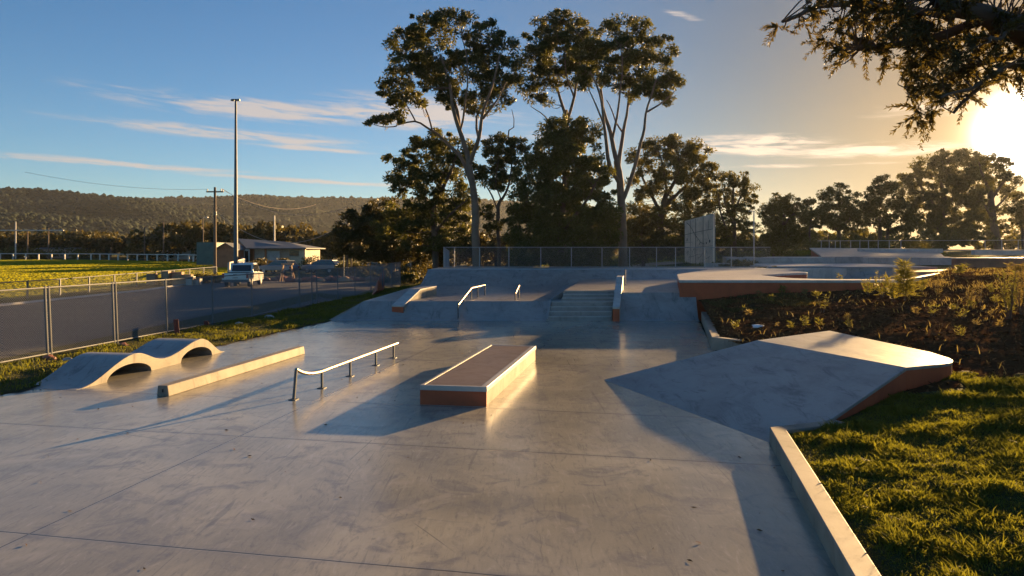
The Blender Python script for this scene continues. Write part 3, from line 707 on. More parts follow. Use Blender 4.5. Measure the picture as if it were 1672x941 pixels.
b = MB(); p = P(1021, 466, 33.5); b.tube([(p.x, p.y, 1.0), (p.x, p.y, 1.78)], .028, 8); b.box((p.x, p.y, 1.03), (.14, .14, .02)); b.box((p.x, p.y, 1.79), (.075, .075, .02))
tag(b.build('steel_post', M['dsteel']), 'single thin steel post behind the steep narrow hubba ledge', 'post')

# ---------------------------------------------------------------- mesh fences (woven from real wires)
def wires(b, p0, p1, z0, z1, pitch, r):
    p0, p1 = Vector(p0), Vector(p1); L = (p1-p0).length; d = (p1-p0)/L; Hh = z1-z0
    nrm = Vector((d.y, -d.x, 0))
    k = -int(Hh/pitch)
    def seg(a, za, c, zc, off):
        q0 = p0+d*a+nrm*off; q1 = p0+d*c+nrm*off; q0.z = p0.z+(p1.z-p0.z)*a/L+za; q1.z = p0.z+(p1.z-p0.z)*c/L+zc
        ax = (q1-q0).normalized(); s = ax.cross(nrm).normalized()*r; t = nrm*r
        n = len(b.v); b.v += [tuple(q0+s), tuple(q0-s*.5+t*.87), tuple(q0-s*.5-t*.87), tuple(q1+s), tuple(q1-s*.5+t*.87), tuple(q1-s*.5-t*.87)]
        b.f += [(n, n+1, n+4, n+3), (n+1, n+2, n+5, n+4), (n+2, n, n+3, n+5)]
    a = -Hh
    while a < L:
        s0, s1 = max(a, 0), min(a+Hh, L)
        if s1 > s0:
            seg(s0, z0+(s0-a), s1, z0+(s1-a), .003); seg(s0, z1-(s0-a), s1, z1-(s1-a), -.003)
        a += pitch
    return b
def mesh_fence(name, label, cat, pts, h, post_at, r_post, pitch, wr, rails, lean=0, steel='steel', z_mesh=None):
    """pts: base polyline; post_at: list of lists of fractions per span"""
    o = empty(name, pts[0], label, cat)
    for i in range(len(pts)-1):
        a, c = Vector(pts[i]), Vector(pts[i+1]); d = (c-a).normalized()
        for f in post_at[i]:
            p = a.lerp(c, f); b = MB(); b.tube([p-Vector((0, 0, .1)), p+Vector((0, 0, h))-d*lean], r_post, 8); po = b.build('post', M[steel], o)
        for z in rails:
            b = MB(); up_ = Vector((0, 0, z)); b.tube([a+up_, c+up_], r_post*.72, 8); b.build('rail', M[steel], o)
        if pitch:
            z0, z1 = z_mesh or (rails[-1], rails[0]); b = MB(); wires(b, a, c, z0, z1, pitch, wr); b.build('wire_mesh', M['wire'], o)
    return o
# tall temporary-looking fence along the car park
FL = [(-14.2, 2.0, 0), (-12.1, 16.2, 0), (-10.95, 24.9, 0), (-10.1, 32.5, 0), (-8.75, 42.4, 0.0), (-8.0, 49, .15)]
def fr(px_list, a, c):
    out = []
    for px in px_list:
        k = (px-CX)/FPX; t = (k*a[1]-a[0])/((c[0]-a[0])-k*(c[1]-a[1])); out.append(min(1, max(0, t)))
    return out
posts = [[.3, .62], fr([78, 84, 187, 192, 273], FL[1], FL[2]), fr([348, 412], FL[2], FL[3]), fr([455, 490, 510, 518, 552, 580, 606], FL[3], FL[4]), fr([625, 640, 655, 668], FL[4], FL[5])]
mesh_fence('mesh_fence', 'tall galvanised chain link fence between the car park and the grass verge', 'fence', FL, 1.80, posts, .030, .062, .0031, [1.76, .06], lean=.10, steel='fence')
# guard fence on top of the long bank
GF = [(-4.75, 51.5, 1.3), (-4.62, 46.0, 1.55), (17.4, 46.0, 1.55)]
gp_ = [[0, .35, .7], fr([725, 742, 783, 831, 883, 933, 983, 1028, 1072, 1103, 1150, 1194, 1231], GF[1], GF[2])]
mesh_fence('guard_fence', 'waist high galvanised mesh fence along the top of the long bank', 'fence', GF, 1.42, gp_, .03, .075, .0030, [1.4, .08])
# fence in front of the trees on the right
RF = [(34, 76, 2.62), (60, 79, 2.75), (75, 62, 2.6)]
rp = [fr([1341, 1354, 1364, 1372, 1389, 1404, 1418, 1434, 1452, 1471], RF[0], RF[1])+[.78, .86, .94, 1], [.2, .4, .6, .8, 1]]
mesh_fence('rail_fence', 'pale steel rail fence below the backlit trees on the right', 'fence', RF, 1.25, rp, .045, 0, 0, [1.2, .08])
# oval boundary rails
def rail_fence(name, label, pts, step, h, m, r, mesh=False):
    o = empty(name, pts[0], label, 'fence'); prev = None
    for i in range(len(pts)-1):
        a, c = Vector(pts[i]), Vector(pts[i+1]); n = max(1, round((c-a).length/step))
        for k in range(n+(1 if i == len(pts)-2 else 0)):
            p = a.lerp(c, k/n); p.z = float(ground_z(p.x, p.y)); b = MB(); b.box(p+Vector((0, 0, h/2-.1)), (r*2.6, r*2.6, h+.2)); b.build('post', m, o)
        za, zc = float(ground_z(a.x, a.y)), float(ground_z(c.x, c.y))
        b = MB(); b.tube([(a.x, a.y, za+h), (c.x, c.y, zc+h)], r, 8); b.build('rail', m, o)
        if mesh:
            b = MB(); wires(b, (a.x, a.y, za), (c.x, c.y, zc), .05, h-.05, .11, .0035); b.build('wire_mesh', M['wire'], o)
    return o
rail_fence('boundary_rail', 'long white boundary rail on posts along the far side of the oval', [(p[0], p[1], 0) for p in OVAL[1:8]], 3.3, 1.3, M['railw'], .085)
rail_fence('boundary_rail', 'dull mesh boundary fence on the near side of the oval beside the kerb', [(-27.6, 22, 0), (-27.8, 42, 0), (-29, 67, 0)], 3.0, 1.0, M['cable2'], .03, mesh=True)
# ---------------------------------------------------------------- leaves and trees
def unit(v): return v/np.maximum(1e-9, np.linalg.norm(v, axis=1, keepdims=True))
def leaf_quads(C, A, L, W, rng):
    """leaf-shaped quads: centres C, long axes A, lengths L, widths W"""
    A = unit(A); B = unit(np.cross(A, unit(rng.normal(size=A.shape))))
    N = np.cross(A, B)
    l = (L/2)[:, None]; w_ = (W/2)[:, None]
    fold = N*w_*.35
    V = np.stack([C-A*l, C+B*w_-A*l*.1+fold, C+A*l, C-B*w_-A*l*.1+fold], 1).reshape(-1, 3)
    F = np.arange(len(V)).reshape(-1, 4)
    return V, F
def clump_leaves(cen, rad, per, size, rng, droop=.25, mode='ball', asp=.36):
    """leaves filling clumps: cen (n,3), rad (n,)"""
    n = len(cen); k = np.repeat(np.arange(n), per); m = len(k)
    d = unit(rng.normal(size=(m, 3)))
    if mode == 'spray':
        t = rng.uniform(.15, 1, m)
    else:
        t = rng.uniform(0, 1, m)**.42
    sc_ = np.array([1, 1, .72]); C = cen[k]+d*sc_*(rad[k]*t)[:, None]
    A = d*(1.1 if mode == 'ball' else 3)+rng.normal(size=(m, 3))*(.8 if mode == 'ball' else .35)+np.array([0, 0, -droop])
    L = size*rng.uniform(.65, 1.35, m); W = L*asp*rng.uniform(.8, 1.25, m)
    return leaf_quads(C, A, L, W, rng)
def tube_np(path, r0, r1, seg=5):
    path = np.asarray(path, float); n = len(path); T = np.gradient(path, axis=0); T = unit(T)
    ref = np.array([.3, .9, .25]); a = unit(np.cross(T, ref)); b = np.cross(a, T)
    r = np.linspace(r0, r1, n) if np.isscalar(r0) else np.asarray(r0)
    th = np.linspace(0, 2*np.pi, seg, endpoint=False)
    V = path[:, None]+(a[:, None]*np.cos(th)[None, :, None]+b[:, None]*np.sin(th)[None, :, None])*r[:, None, None]
    I = np.arange(n*seg).reshape(n, seg); J = np.roll(I, -1, 1)
    F = np.stack([I[:-1], J[:-1], J[1:], I[1:]], -1).reshape(-1, 4)
    return V.reshape(-1, 3), F
def join(parts):
    Vs, Fs, k = [], [], 0
    for V, F in parts: Vs.append(V); Fs.append(F+k); k += len(V)
    return np.concatenate(Vs), np.concatenate(Fs)
def smooth_path(pts, n, rng, wob=0.0):
    pts = np.asarray(pts, float); m = len(pts)
    if m == 2: t = np.linspace(0, 1, n)[:, None]; out = pts[0]*(1-t)+pts[1]*t
    else:
        u = np.linspace(0, m-1, n); out = []
        for x in u:
            i = min(int(x), m-2); f = x-i; p0, p1, p2, p3 = pts[max(i-1, 0)], pts[i], pts[i+1], pts[min(i+2, m-1)]
            out.append(.5*(2*p1+(p2-p0)*f+(2*p0-5*p1+4*p2-p3)*f*f+(3*p1-p0-3*p2+p3)*f**3))
        out = np.array(out)
    if wob: 
        w_ = rng.normal(size=out.shape)*wob; w_[0] = 0; w_[1:-1] = (w_[:-2]+w_[1:-1]+w_[2:])/3; out = out+w_
    return out
def tree(name, label, Y, limbs, lobes, seed, leafm='gum', barkm='bark', per=90, clump=.75, density=1.0, leaf=.26, spread=.75, droop=.3, group=None, cat='tree', twig=.75, hollow=.35, asp=.36, twig_r=.035):
    """limbs: [(r0 px, r1 px, [(px,py,depth)...])], first one is the trunk; lobes: [(px,py,rx,ry[,depth])] in photograph pixels at distance Y"""
    rng = np.random.default_rng(seed); s = Y/FPX
    base = P(limbs[0][2][0][0], limbs[0][2][0][1], Y)
    gz = float(ground_z(base.x, base.y)); base.z = min(base.z, gz+.05)
    root = empty(name, base, label, cat, group)
    parts = []; nodes = []
    for i, (r0, r1, pts) in enumerate(limbs):
        pw = []
        for q in pts:
            dy = q[2] if len(q) > 2 else 0
            pw.append(np.array(P(q[0], q[1], Y))+np.array([0, dy, 0]))
        if i == 0: pw[0][2] = min(pw[0][2], gz)-.15
        n = max(6, int(sum(np.linalg.norm(np.subtract(pw[j+1], pw[j])) for j in range(len(pw)-1))/.5))
        path = smooth_path(pw, min(n, 40), rng, .05 if i else .03)
        rr = np.linspace(r0*s, r1*s, len(path))*(.68 if barkm == 'gbark' else .85)
        if i == 0: rr[:3] *= np.array([1.35, 1.12, 1.03])
        parts.append(tube_np(path, rr, None, 9 if r0*s > .12 else 6))
        nodes += [(p, r) for p, r in zip(path[len(path)//4 if i == 0 else 0:], rr[len(path)//4 if i == 0 else 0:])]
    NP = np.array([p for p, r in nodes]); NR = np.array([r for p, r in nodes])
    cens = []; rads = []
    for lb in lobes:
        px, py, rx, ry = lb[:4]; c = np.array(P(px, py, Y)); rx *= s*1.12; ry *= s*1.12; rd = max(rx, ry)*spread
        if len(lb) > 4: c[1] += lb[4]
        else: c[1] += rng.uniform(-.35, .35)*rd
        n = max(3, int(density*2.5*(rx*ry+rx*rd+ry*rd)/(clump*clump)/1.6))
        d = unit(rng.normal(size=(n, 3))); t = rng.uniform(hollow, 1, n)**.5*np.where(rng.uniform(0, 1, n) < .22, 1.22, 1)
        q = c+d*np.array([rx, rd, ry])*t[:, None]
        cens.append(q); rads.append(clump*rng.uniform(.4, 1.25, n)*np.where(t > 1.05, .6, 1))
    cens = np.concatenate(cens); rads = np.concatenate(rads)
    # twigs from the limbs out to the clumps
    for c, r in zip(cens, rads):
        if rng.uniform() > twig: continue
        d = np.linalg.norm(NP-c, axis=1)+np.maximum(0, NP[:, 2]-c[2])*1.5
        j = int(np.argmin(d))
        if d[j] < .25: continue
        a = NP[j]; mid_ = (a+c)/2+np.array([0, 0, -.12*np.linalg.norm(c-a)])+rng.normal(size=3)*.08*np.linalg.norm(c-a)
        path = smooth_path([a, mid_, c], 6, rng)
        parts.append(tube_np(path, min(NR[j]*.6, twig_r*(.6+.25*np.linalg.norm(c-a))), twig_r*.25, 4))
        if rng.uniform() < .5: NP = np.vstack([NP, path[2:5]]); NR = np.concatenate([NR, np.full(3, twig_r*.8)])
    V, F = join(parts); quick_mesh('trunk', V, F, M[barkm], root, smooth=True)
    V, F = clump_leaves(cens, rads, per, leaf, rng, droop, asp=asp); quick_mesh('crown', V, F, M[leafm], root)
    return root
# --- the three tall gums
tree('gum_tree', 'tall pale trunked gum tree with a wide open crown, leftmost of the tall gums', 50,
     [(11, 6.5, [(778, 437), (777, 380), (775, 330, .3), (768, 285), (762, 248)]),
      (6.2, 2.2, [(762, 250), (752, 215, -.5), (741, 180, -1), (736, 140, -1.2), (722, 95, -1)]), (4.5, 1.5, [(752, 215, -.5), (740, 160, 1), (715, 110, 1.8), (690, 75, 2)]),
      (5, 1.6, [(770, 300), (752, 255, 1), (725, 225, 2), (700, 205, 2.3), (672, 190, 2.2), (640, 198, 2)]), (2.6, 1, [(700, 205, 2.3), (690, 170, 2.5), (668, 140, 2.4), (648, 110, 2)]),
      (5.5, 1.6, [(766, 270), (783, 230, -1), (790, 190, -1.5), (806, 150, -2), (818, 100, -2)]), (3.4, 1.2, [(783, 230, -1), (778, 190, .5), (786, 150, 1.5), (775, 100, 2)]),
      (3.5, 1, [(790, 200, -1.5), (812, 180, -2.5), (826, 150, -2.6)]), (2.8, 1, [(752, 215, -.5), (764, 170, -2), (766, 120, -2.6), (756, 70, -2.5)]),
      (2.2, .8, [(672, 190, 2.2), (655, 160, 2.6), (640, 140, 2.4)]), (1.6, .6, [(640, 198, 2), (622, 200, 2), (600, 197, 1.8)])],
     [(700, 45, 28, 20), (745, 40, 32, 18), (660, 65, 26, 22), (715, 80, 46, 30), (790, 62, 36, 24), (822, 85, 22, 28), (775, 105, 40, 26), (660, 110, 30, 24), (690, 130, 38, 22), (640, 150, 26, 18), (665, 160, 26, 16), (735, 128, 34, 24), (812, 135, 30, 28), (790, 165, 34, 16), (745, 165, 26, 14), (836, 120, 12, 22), (640, 196, 20, 7), (605, 197, 11, 8), (660, 188, 12, 9), (690, 100, 20, 16)],
     101, 'gum', 'gbark', per=105, clump=.62, density=.95, leaf=.28, hollow=.3)
tree('gum_tree', 'tall gum tree whose pale trunk forks into many upright limbs, rightmost of the tall gums', 50,
     [(11, 8, [(1018, 437), (1016, 380), (1014, 330), (1012, 290), (1008, 262)]),
      (6, 1.8, [(1008, 265), (1000, 220, .6), (990, 180, 1), (985, 140, 1.4), (978, 100, 1.5)]), (5.5, 1.6, [(1012, 300), (990, 265, -1), (982, 215, -1.8), (975, 170, -2), (960, 130, -2)]),
      (5.5, 1.5, [(1010, 270), (1022, 215, 1), (1030, 170, 1.5), (1036, 110, 2)]), (5.5, 1.5, [(1016, 330), (1032, 280, -.6), (1044, 230, -1.2), (1050, 185, -1.6), (1062, 140, -2)]),
      (2.6, .8, [(1050, 190, -1.6), (1072, 178, -2), (1092, 160, -2.2)]), (3.2, 1, [(1002, 225, .6), (1008, 180, -.5), (1012, 130, -1), (1010, 80, -1)]), (2.8, 1, [(1022, 215, 1), (1012, 190, 2.2), (1000, 150, 2.6)]),
      (2.6, .9, [(1030, 170, 1.5), (1048, 130, 2.6), (1060, 90, 2.6)]), (2.6, .8, [(982, 215, -1.8), (966, 180, -2.4), (950, 150, -2.4)])],
     [(1025, 45, 30, 18), (985, 60, 34, 24), (1045, 75, 34, 24), (1080, 85, 22, 22), (1000, 90, 36, 22), (1075, 120, 28, 24), (1040, 110, 30, 20), (960, 95, 24, 24), (975, 125, 28, 16), (1095, 140, 16, 22), (1058, 145, 26, 14), (1010, 130, 26, 12), (1088, 165, 16, 12), (950, 130, 16, 14), (1030, 150, 16, 10)],
     102, 'gum', 'gbark', per=105, clump=.62, density=.95, leaf=.28, hollow=.3)
tree('gum_tree', 'tall gum tree with a dark rounded crown between the other two tall gums', 55,
     [(7.5, 5, [(926, 437), (924, 340), (926, 260), (925, 215), (924, 180)]),
      (4, 1.4, [(924, 190), (915, 150, 1), (905, 110, 1.5), (895, 75, 1.5)]), (4, 1.3, [(925, 200), (936, 160, -1), (942, 120, -1.5), (948, 75, -1.5)]), (2.6, .8, [(926, 225), (906, 205, 1.5), (890, 180, 2), (868, 165, 2)]),
      (2.4, .8, [(936, 165, -1), (922, 130, -1.6), (920, 90, -2)])],
     [(905, 45, 30, 20), (935, 50, 30, 22), (880, 70, 26, 22), (915, 85, 40, 26), (950, 80, 22, 24), (870, 105, 20, 24), (895, 125, 30, 18), (935, 120, 26, 18), (860, 140, 14, 14), (880, 160, 20, 9), (955, 110, 16, 16)],
     103, 'gum', 'gbark', per=105, clump=.62, density=1.0, leaf=.28, hollow=.3)
# --- trees round them
tree('bushy_tree', 'dense dark bushy tree with leaves down to the ground between the tall gum trunks', 49,
     [(7, 2, [(915, 437), (916, 380), (920, 320), (922, 250), (918, 210)]), (4, 1, [(916, 390), (880, 340, 1), (860, 300, 1)]), (4, 1, [(918, 380), (955, 330, -1), (975, 290, -1)])],
     [(918, 215, 30, 20), (955, 215, 24, 16), (900, 245, 34, 26), (945, 255, 34, 26), (880, 285, 34, 28), (925, 295, 40, 30), (965, 290, 26, 26), (875, 330, 38, 28), (920, 345, 44, 34), (968, 340, 32, 30), (870, 380, 40, 34), (925, 395, 48, 36), (975, 385, 34, 34), (990, 345, 18, 22), (945, 425, 50, 16), (880, 420, 40, 18), (850, 355, 16, 22)],
     104, 'dense', 'bark', per=115, clump=.66, density=1.6, leaf=.27, hollow=.3, droop=.35)
tree('broad_tree', 'broad dark tree with layered crown left of the tall gum trunk', 54,
     [(6.5, 4, [(712, 440), (710, 390), (708, 350), (716, 310), (722, 285)]), (4, 1.2, [(710, 360), (690, 320, 1), (670, 290, 1.5)]), (4, 1.2, [(716, 320), (740, 280, -1), (750, 245, -1)]), (3, 1, [(709, 380), (740, 350, -1), (765, 330, -1.5)]), (3, 1, [(722, 290), (705, 260, 1), (700, 235, 1)])],
     [(712, 228, 26, 14), (690, 245, 30, 18), (740, 245, 34, 18), (660, 275, 28, 20), (705, 275, 36, 20), (755, 280, 30, 22), (650, 305, 22, 14), (690, 305, 38, 18), (740, 320, 36, 20), (665, 350, 34, 22), (710, 350, 34, 20), (755, 345, 24, 16), (640, 370, 30, 24), (690, 385, 40, 26), (740, 385, 28, 24)],
     105, 'dense', 'bark', per=95, clump=.65, density=1.0, leaf=.30, hollow=.3)
tree('slender_tree', 'slender dark stemmed small tree standing right of the tall gum trunk', 53,
     [(4.2, 3, [(815, 438), (814, 390), (813, 345), (818, 325)]), (2.8, 1, [(816, 330), (830, 305), (836, 270), (832, 235, .5)]), (2.2, .9, [(813, 345), (800, 315, .6), (790, 300, .8)]), (1.8, .5, [(832, 235), (828, 215), (840, 205), (836, 180)]), (1.6, .5, [(818, 325), (810, 300, -1), (815, 260, -1.4)])],
     [(820, 235, 24, 14), (845, 250, 18, 14), (810, 255, 24, 18), (830, 275, 22, 16), (800, 285, 22, 14), (815, 300, 18, 9), (850, 238, 10, 8), (795, 345, 12, 8), (800, 365, 16, 14)],
     106, 'gum', 'bark', per=85, clump=.5, density=1.0, leaf=.28)
tree('dark_tree', 'low spreading dark tree mass at the left end of the grove', 58,
     [(6, 3, [(640, 440), (642, 400), (636, 370)]), (3, 1, [(640, 400), (600, 370), (580, 355)]), (3, 1, [(640, 390), (670, 360)])],
     [(640, 345, 34, 18), (600, 358, 30, 18), (575, 375, 26, 20), (665, 360, 28, 20), (625, 378, 40, 24), (590, 400, 36, 20), (650, 400, 40, 22), (556, 390, 14, 16), (620, 415, 44, 12)],
     107, 'shade', 'bark', per=105, clump=.7, density=1.3, leaf=.32)
tree('broad_tree', 'broad olive tree with a domed crown behind the leaning panel wall', 74,
     [(8, 4.5, [(1075, 438), (1074, 400), (1080, 350), (1088, 315)]), (4, 1.2, [(1080, 350), (1060, 305, 1), (1045, 265, 1.5)]), (4, 1.2, [(1088, 320), (1105, 280, -1), (1100, 245, -1)]), (4, 1.2, [(1085, 335), (1125, 300, 1), (1145, 270, 1)]), (3, 1, [(1090, 320), (1078, 280, -1.4), (1072, 250, -1.6)])],
     [(1075, 235, 30, 15), (1110, 245, 34, 18), (1140, 250, 22, 16), (1050, 255, 22, 16), (1085, 270, 36, 18), (1130, 280, 34, 22), (1160, 290, 20, 22), (1055, 295, 26, 20), (1100, 310, 40, 20), (1150, 325, 30, 22), (1060, 340, 34, 24), (1110, 350, 44, 24), (1160, 360, 22, 24), (1050, 385, 26, 26), (1100, 390, 40, 26), (1150, 395, 30, 22)],
     108, 'olive', 'bark', per=95, clump=.72, density=.95, leaf=.32, hollow=.35)
tree('slender_tree', 'thin open tree with forked dark stems right of the leaning panel wall', 70,
     [(4, 3, [(1202, 436), (1200, 400), (1199, 365), (1196, 335)]), (2.5, .8, [(1199, 370), (1185, 340), (1180, 310)]), (2.5, .8, [(1197, 345), (1212, 315), (1218, 290)]), (3, 1, [(1196, 340), (1198, 310), (1200, 285)]), (2.6, 1.2, [(1190, 436), (1192, 395), (1178, 350), (1172, 315)])],
     [(1205, 292, 18, 13), (1222, 305, 14, 16), (1188, 300, 16, 12), (1180, 322, 14, 14), (1208, 325, 18, 14), (1228, 330, 9, 14), (1200, 350, 24, 14), (1186, 378, 22, 20), (1215, 375, 14, 18), (1200, 405, 26, 16)],
     109, 'olive', 'bark', per=80, clump=.55, density=.8, leaf=.28, hollow=.2)
UL = [('dark understorey bush between the leftmost tall gum and the bushy tree', 56, [(805, 405, 36, 24), (780, 418, 26, 16), (830, 395, 22, 26), (845, 415, 20, 18)], 808),
      ('dark understorey bush right of the rightmost tall gum trunk', 58, [(1045, 392, 30, 26), (1070, 410, 30, 18), (1030, 415, 20, 14), (1055, 368, 18, 18)], 1050),
      ('dark understorey bush left of the tall gum with the widest crown', 57, [(725, 395, 34, 26), (700, 412, 30, 18), (750, 410, 24, 18), (760, 385, 16, 18)], 728),
      ('wide dark understorey bush behind the panel wall', 80, [(1110, 400, 36, 20), (1150, 395, 30, 26), (1180, 405, 30, 20), (1215, 408, 26, 14)], 1150)]
for i, (lab, Yq, lob, cx0) in enumerate(UL):
    tree('dark_bush', lab, Yq, [(4, 2, [(cx0, 438), (cx0+1, 420), (cx0, 400)]), (2, .8, [(cx0, 425), (cx0-14, 408)]), (2, .8, [(cx0, 420), (cx0+14, 402)])], lob, 170+i, 'shade', 'bark', per=100, clump=.7, density=1.1, leaf=.30, cat='bush', group='understorey bushes in the grove')
# --- row of backlit trees on the right
RT = [('dark round tree, first of the backlit row beyond the terraces', 112, [(5, 3, [(1282, 412), (1282, 380), (1280, 350)]), (2.5, 1, [(1281, 370), (1262, 350)]), (2.5, 1, [(1281, 365), (1300, 345)])],
       [(1278, 330, 22, 14), (1300, 338, 18, 14), (1260, 345, 18, 14), (1285, 358, 34, 20), (1262, 375, 22, 18), (1300, 380, 24, 18), (1280, 392, 36, 14)], 'olive'),
      ('small thin tree between two larger backlit trees', 105, [(2.2, 1.4, [(1324, 414), (1322, 385), (1324, 360)]), (1.4, .5, [(1323, 375), (1334, 355)])],
       [(1325, 335, 11, 9), (1332, 348, 9, 9), (1318, 350, 9, 9), (1326, 362, 11, 7)], 'olive'),
      ('bushy backlit tree with a pointed top right of the thin small tree', 120, [(4.5, 3, [(1372, 414), (1370, 385), (1370, 355)]), (2.5, 1, [(1370, 380), (1350, 355)]), (2.5, 1, [(1370, 375), (1394, 350)]), (1.6, .8, [(1355, 412), (1352, 380)])],
       [(1368, 308, 15, 9), (1356, 325, 18, 12), (1382, 328, 18, 14), (1345, 345, 16, 13), (1370, 348, 30, 14), (1395, 345, 14, 14), (1352, 366, 22, 12), (1385, 366, 24, 12)], 'olive'),
      ('backlit tree with twin trunks beside the biggest spreading tree', 125, [(4, 2.6, [(1436, 414), (1437, 385), (1436, 355)]), (4, 2.2, [(1447, 414), (1448, 388), (1452, 360)]), (2, .8, [(1436, 365), (1422, 345)])],
       [(1442, 298, 16, 9), (1430, 314, 18, 12), (1456, 312, 14, 14), (1422, 335, 18, 14), (1448, 338, 28, 16), (1470, 345, 14, 18), (1430, 358, 24, 12), (1458, 365, 22, 12), (1485, 360, 14, 16)], 'olive'),
      ('biggest spreading backlit tree with a broad rounded crown', 265, [(7, 5, [(1540, 413), (1541, 385), (1538, 355), (1542, 320)]), (4, 1.2, [(1538, 350), (1510, 315), (1495, 290)]), (4, 1.2, [(1540, 345), (1570, 305), (1585, 275)]), (3, 1, [(1541, 385), (1520, 365), (1500, 350)]), (3.4, 1.2, [(1541, 320), (1535, 285), (1540, 265)]), (3, 2, [(1512, 413), (1510, 390), (1498, 365)])],
       [(1545, 258, 26, 9), (1580, 256, 24, 9), (1515, 272, 24, 13), (1560, 280, 36, 18), (1598, 275, 18, 14), (1495, 298, 22, 18), (1535, 305, 38, 22), (1585, 310, 30, 22), (1480, 322, 16, 16), (1510, 335, 34, 20), (1560, 340, 40, 20), (1602, 335, 14, 16), (1500, 362, 24, 12), (1545, 365, 34, 12), (1588, 362, 22, 12), (1570, 380, 22, 9)], 'olive'),
      ('leaning backlit tree with a thick bare trunk in the sun glow', 215, [(7.5, 5, [(1632, 412), (1624, 375), (1620, 345), (1616, 310)]), (3.4, 1, [(1617, 315), (1604, 285), (1598, 265)]), (3.4, 1, [(1619, 325), (1640, 295), (1650, 280)]), (2.6, .8, [(1620, 345), (1640, 325), (1655, 305)]), (2.6, .8, [(1622, 360), (1608, 335), (1600, 320)])],
       [(1612, 262, 18, 8), (1638, 268, 16, 10), (1602, 280, 10, 9), (1625, 288, 20, 9), (1652, 292, 12, 11), (1600, 320, 12, 12), (1640, 315, 16, 9), (1632, 345, 12, 8), (1606, 355, 14, 10), (1630, 368, 14, 9)], 'olive'),
      ('small tree cut by the right edge in the sun glow', 140, [(3, 1.8, [(1672, 412), (1668, 370), (1664, 340)]), (1.6, .6, [(1668, 370), (1652, 355)])],
       [(1665, 322, 12, 10), (1655, 340, 13, 10), (1672, 345, 14, 12), (1658, 362, 13, 9), (1675, 368, 14, 12)], 'olive')]
for i, (lab, Y, limbs, lobes, lm) in enumerate(RT):
    s = Y/110
    tree('park_tree', lab, Y, limbs, lobes, 200+i, lm, 'bark', per=90, clump=.9*s, density=.95, leaf=.44*s, hollow=.25, twig=.6, twig_r=.06*s, spread=.8, group='backlit trees on the right')
# low shrubs under the right hand row, and behind the terrace
def shrub(name, label, c, r, h, seed, m='olive', leaf=.16, per=60, n=26, group=None, cat='shrub', stem=True):
    rng = np.random.default_rng(seed); root = empty(name, c, label, cat, group); c = np.array(c, float)
    d = unit(rng.normal(size=(n, 3))); d[:, 2] = np.abs(d[:, 2])
    q = c+d*np.array([r, r, h*.85])*rng.uniform(.35, 1, n)[:, None]**.5
    rad = np.full(n, min(r, h)*.38)*rng.uniform(.7, 1.2, n)
    V, F = clump_leaves(q, rad, per, leaf, rng, .1, asp=.42); quick_mesh('foliage', V, F, M[m], root)
    parts = []
    for k in range(min(n, 9)): parts.append(tube_np(smooth_path([c+[0, 0, -.1], (c+q[k])/2+rng.normal(size=3)*.05, q[k]], 5, rng), .03*r+.008, .006, 4))
    V, F = join(parts); quick_mesh('stems', V, F, M['bark'], root); return root
SH = [(1262, 410, 66, 3.0, 1.2), (1225, 414, 60, 2.2, .9), (1200, 425, 52, 2.0, .8), (1258, 432, 46.5, 1.2, .5), (1345, 402, 92, 5, 2.2), (1400, 402, 98, 5, 2.0), (1460, 402, 100, 5.5, 2.2)]
for i, (px, py, Y, r, h) in enumerate(SH):
    p = P(px, py, Y); p.z = float(ground_z(p.x, p.y))
    shrub('shrub', ['wide olive shrub left of the terracotta ramp end', 'low golden shrub on the grassy mound behind the bowl', 'small shrub just right of the leaning panel wall', 'round green shrub at the end of the guard fence', 'dark shrub below the first backlit trees', 'dark shrub behind the pale rail fence, middle one', 'dark shrub below the twin trunk tree'][i], p, r, h, 300+i, 'olive', leaf=.12*max(1, Y/60)*1.5, per=70, n=34)

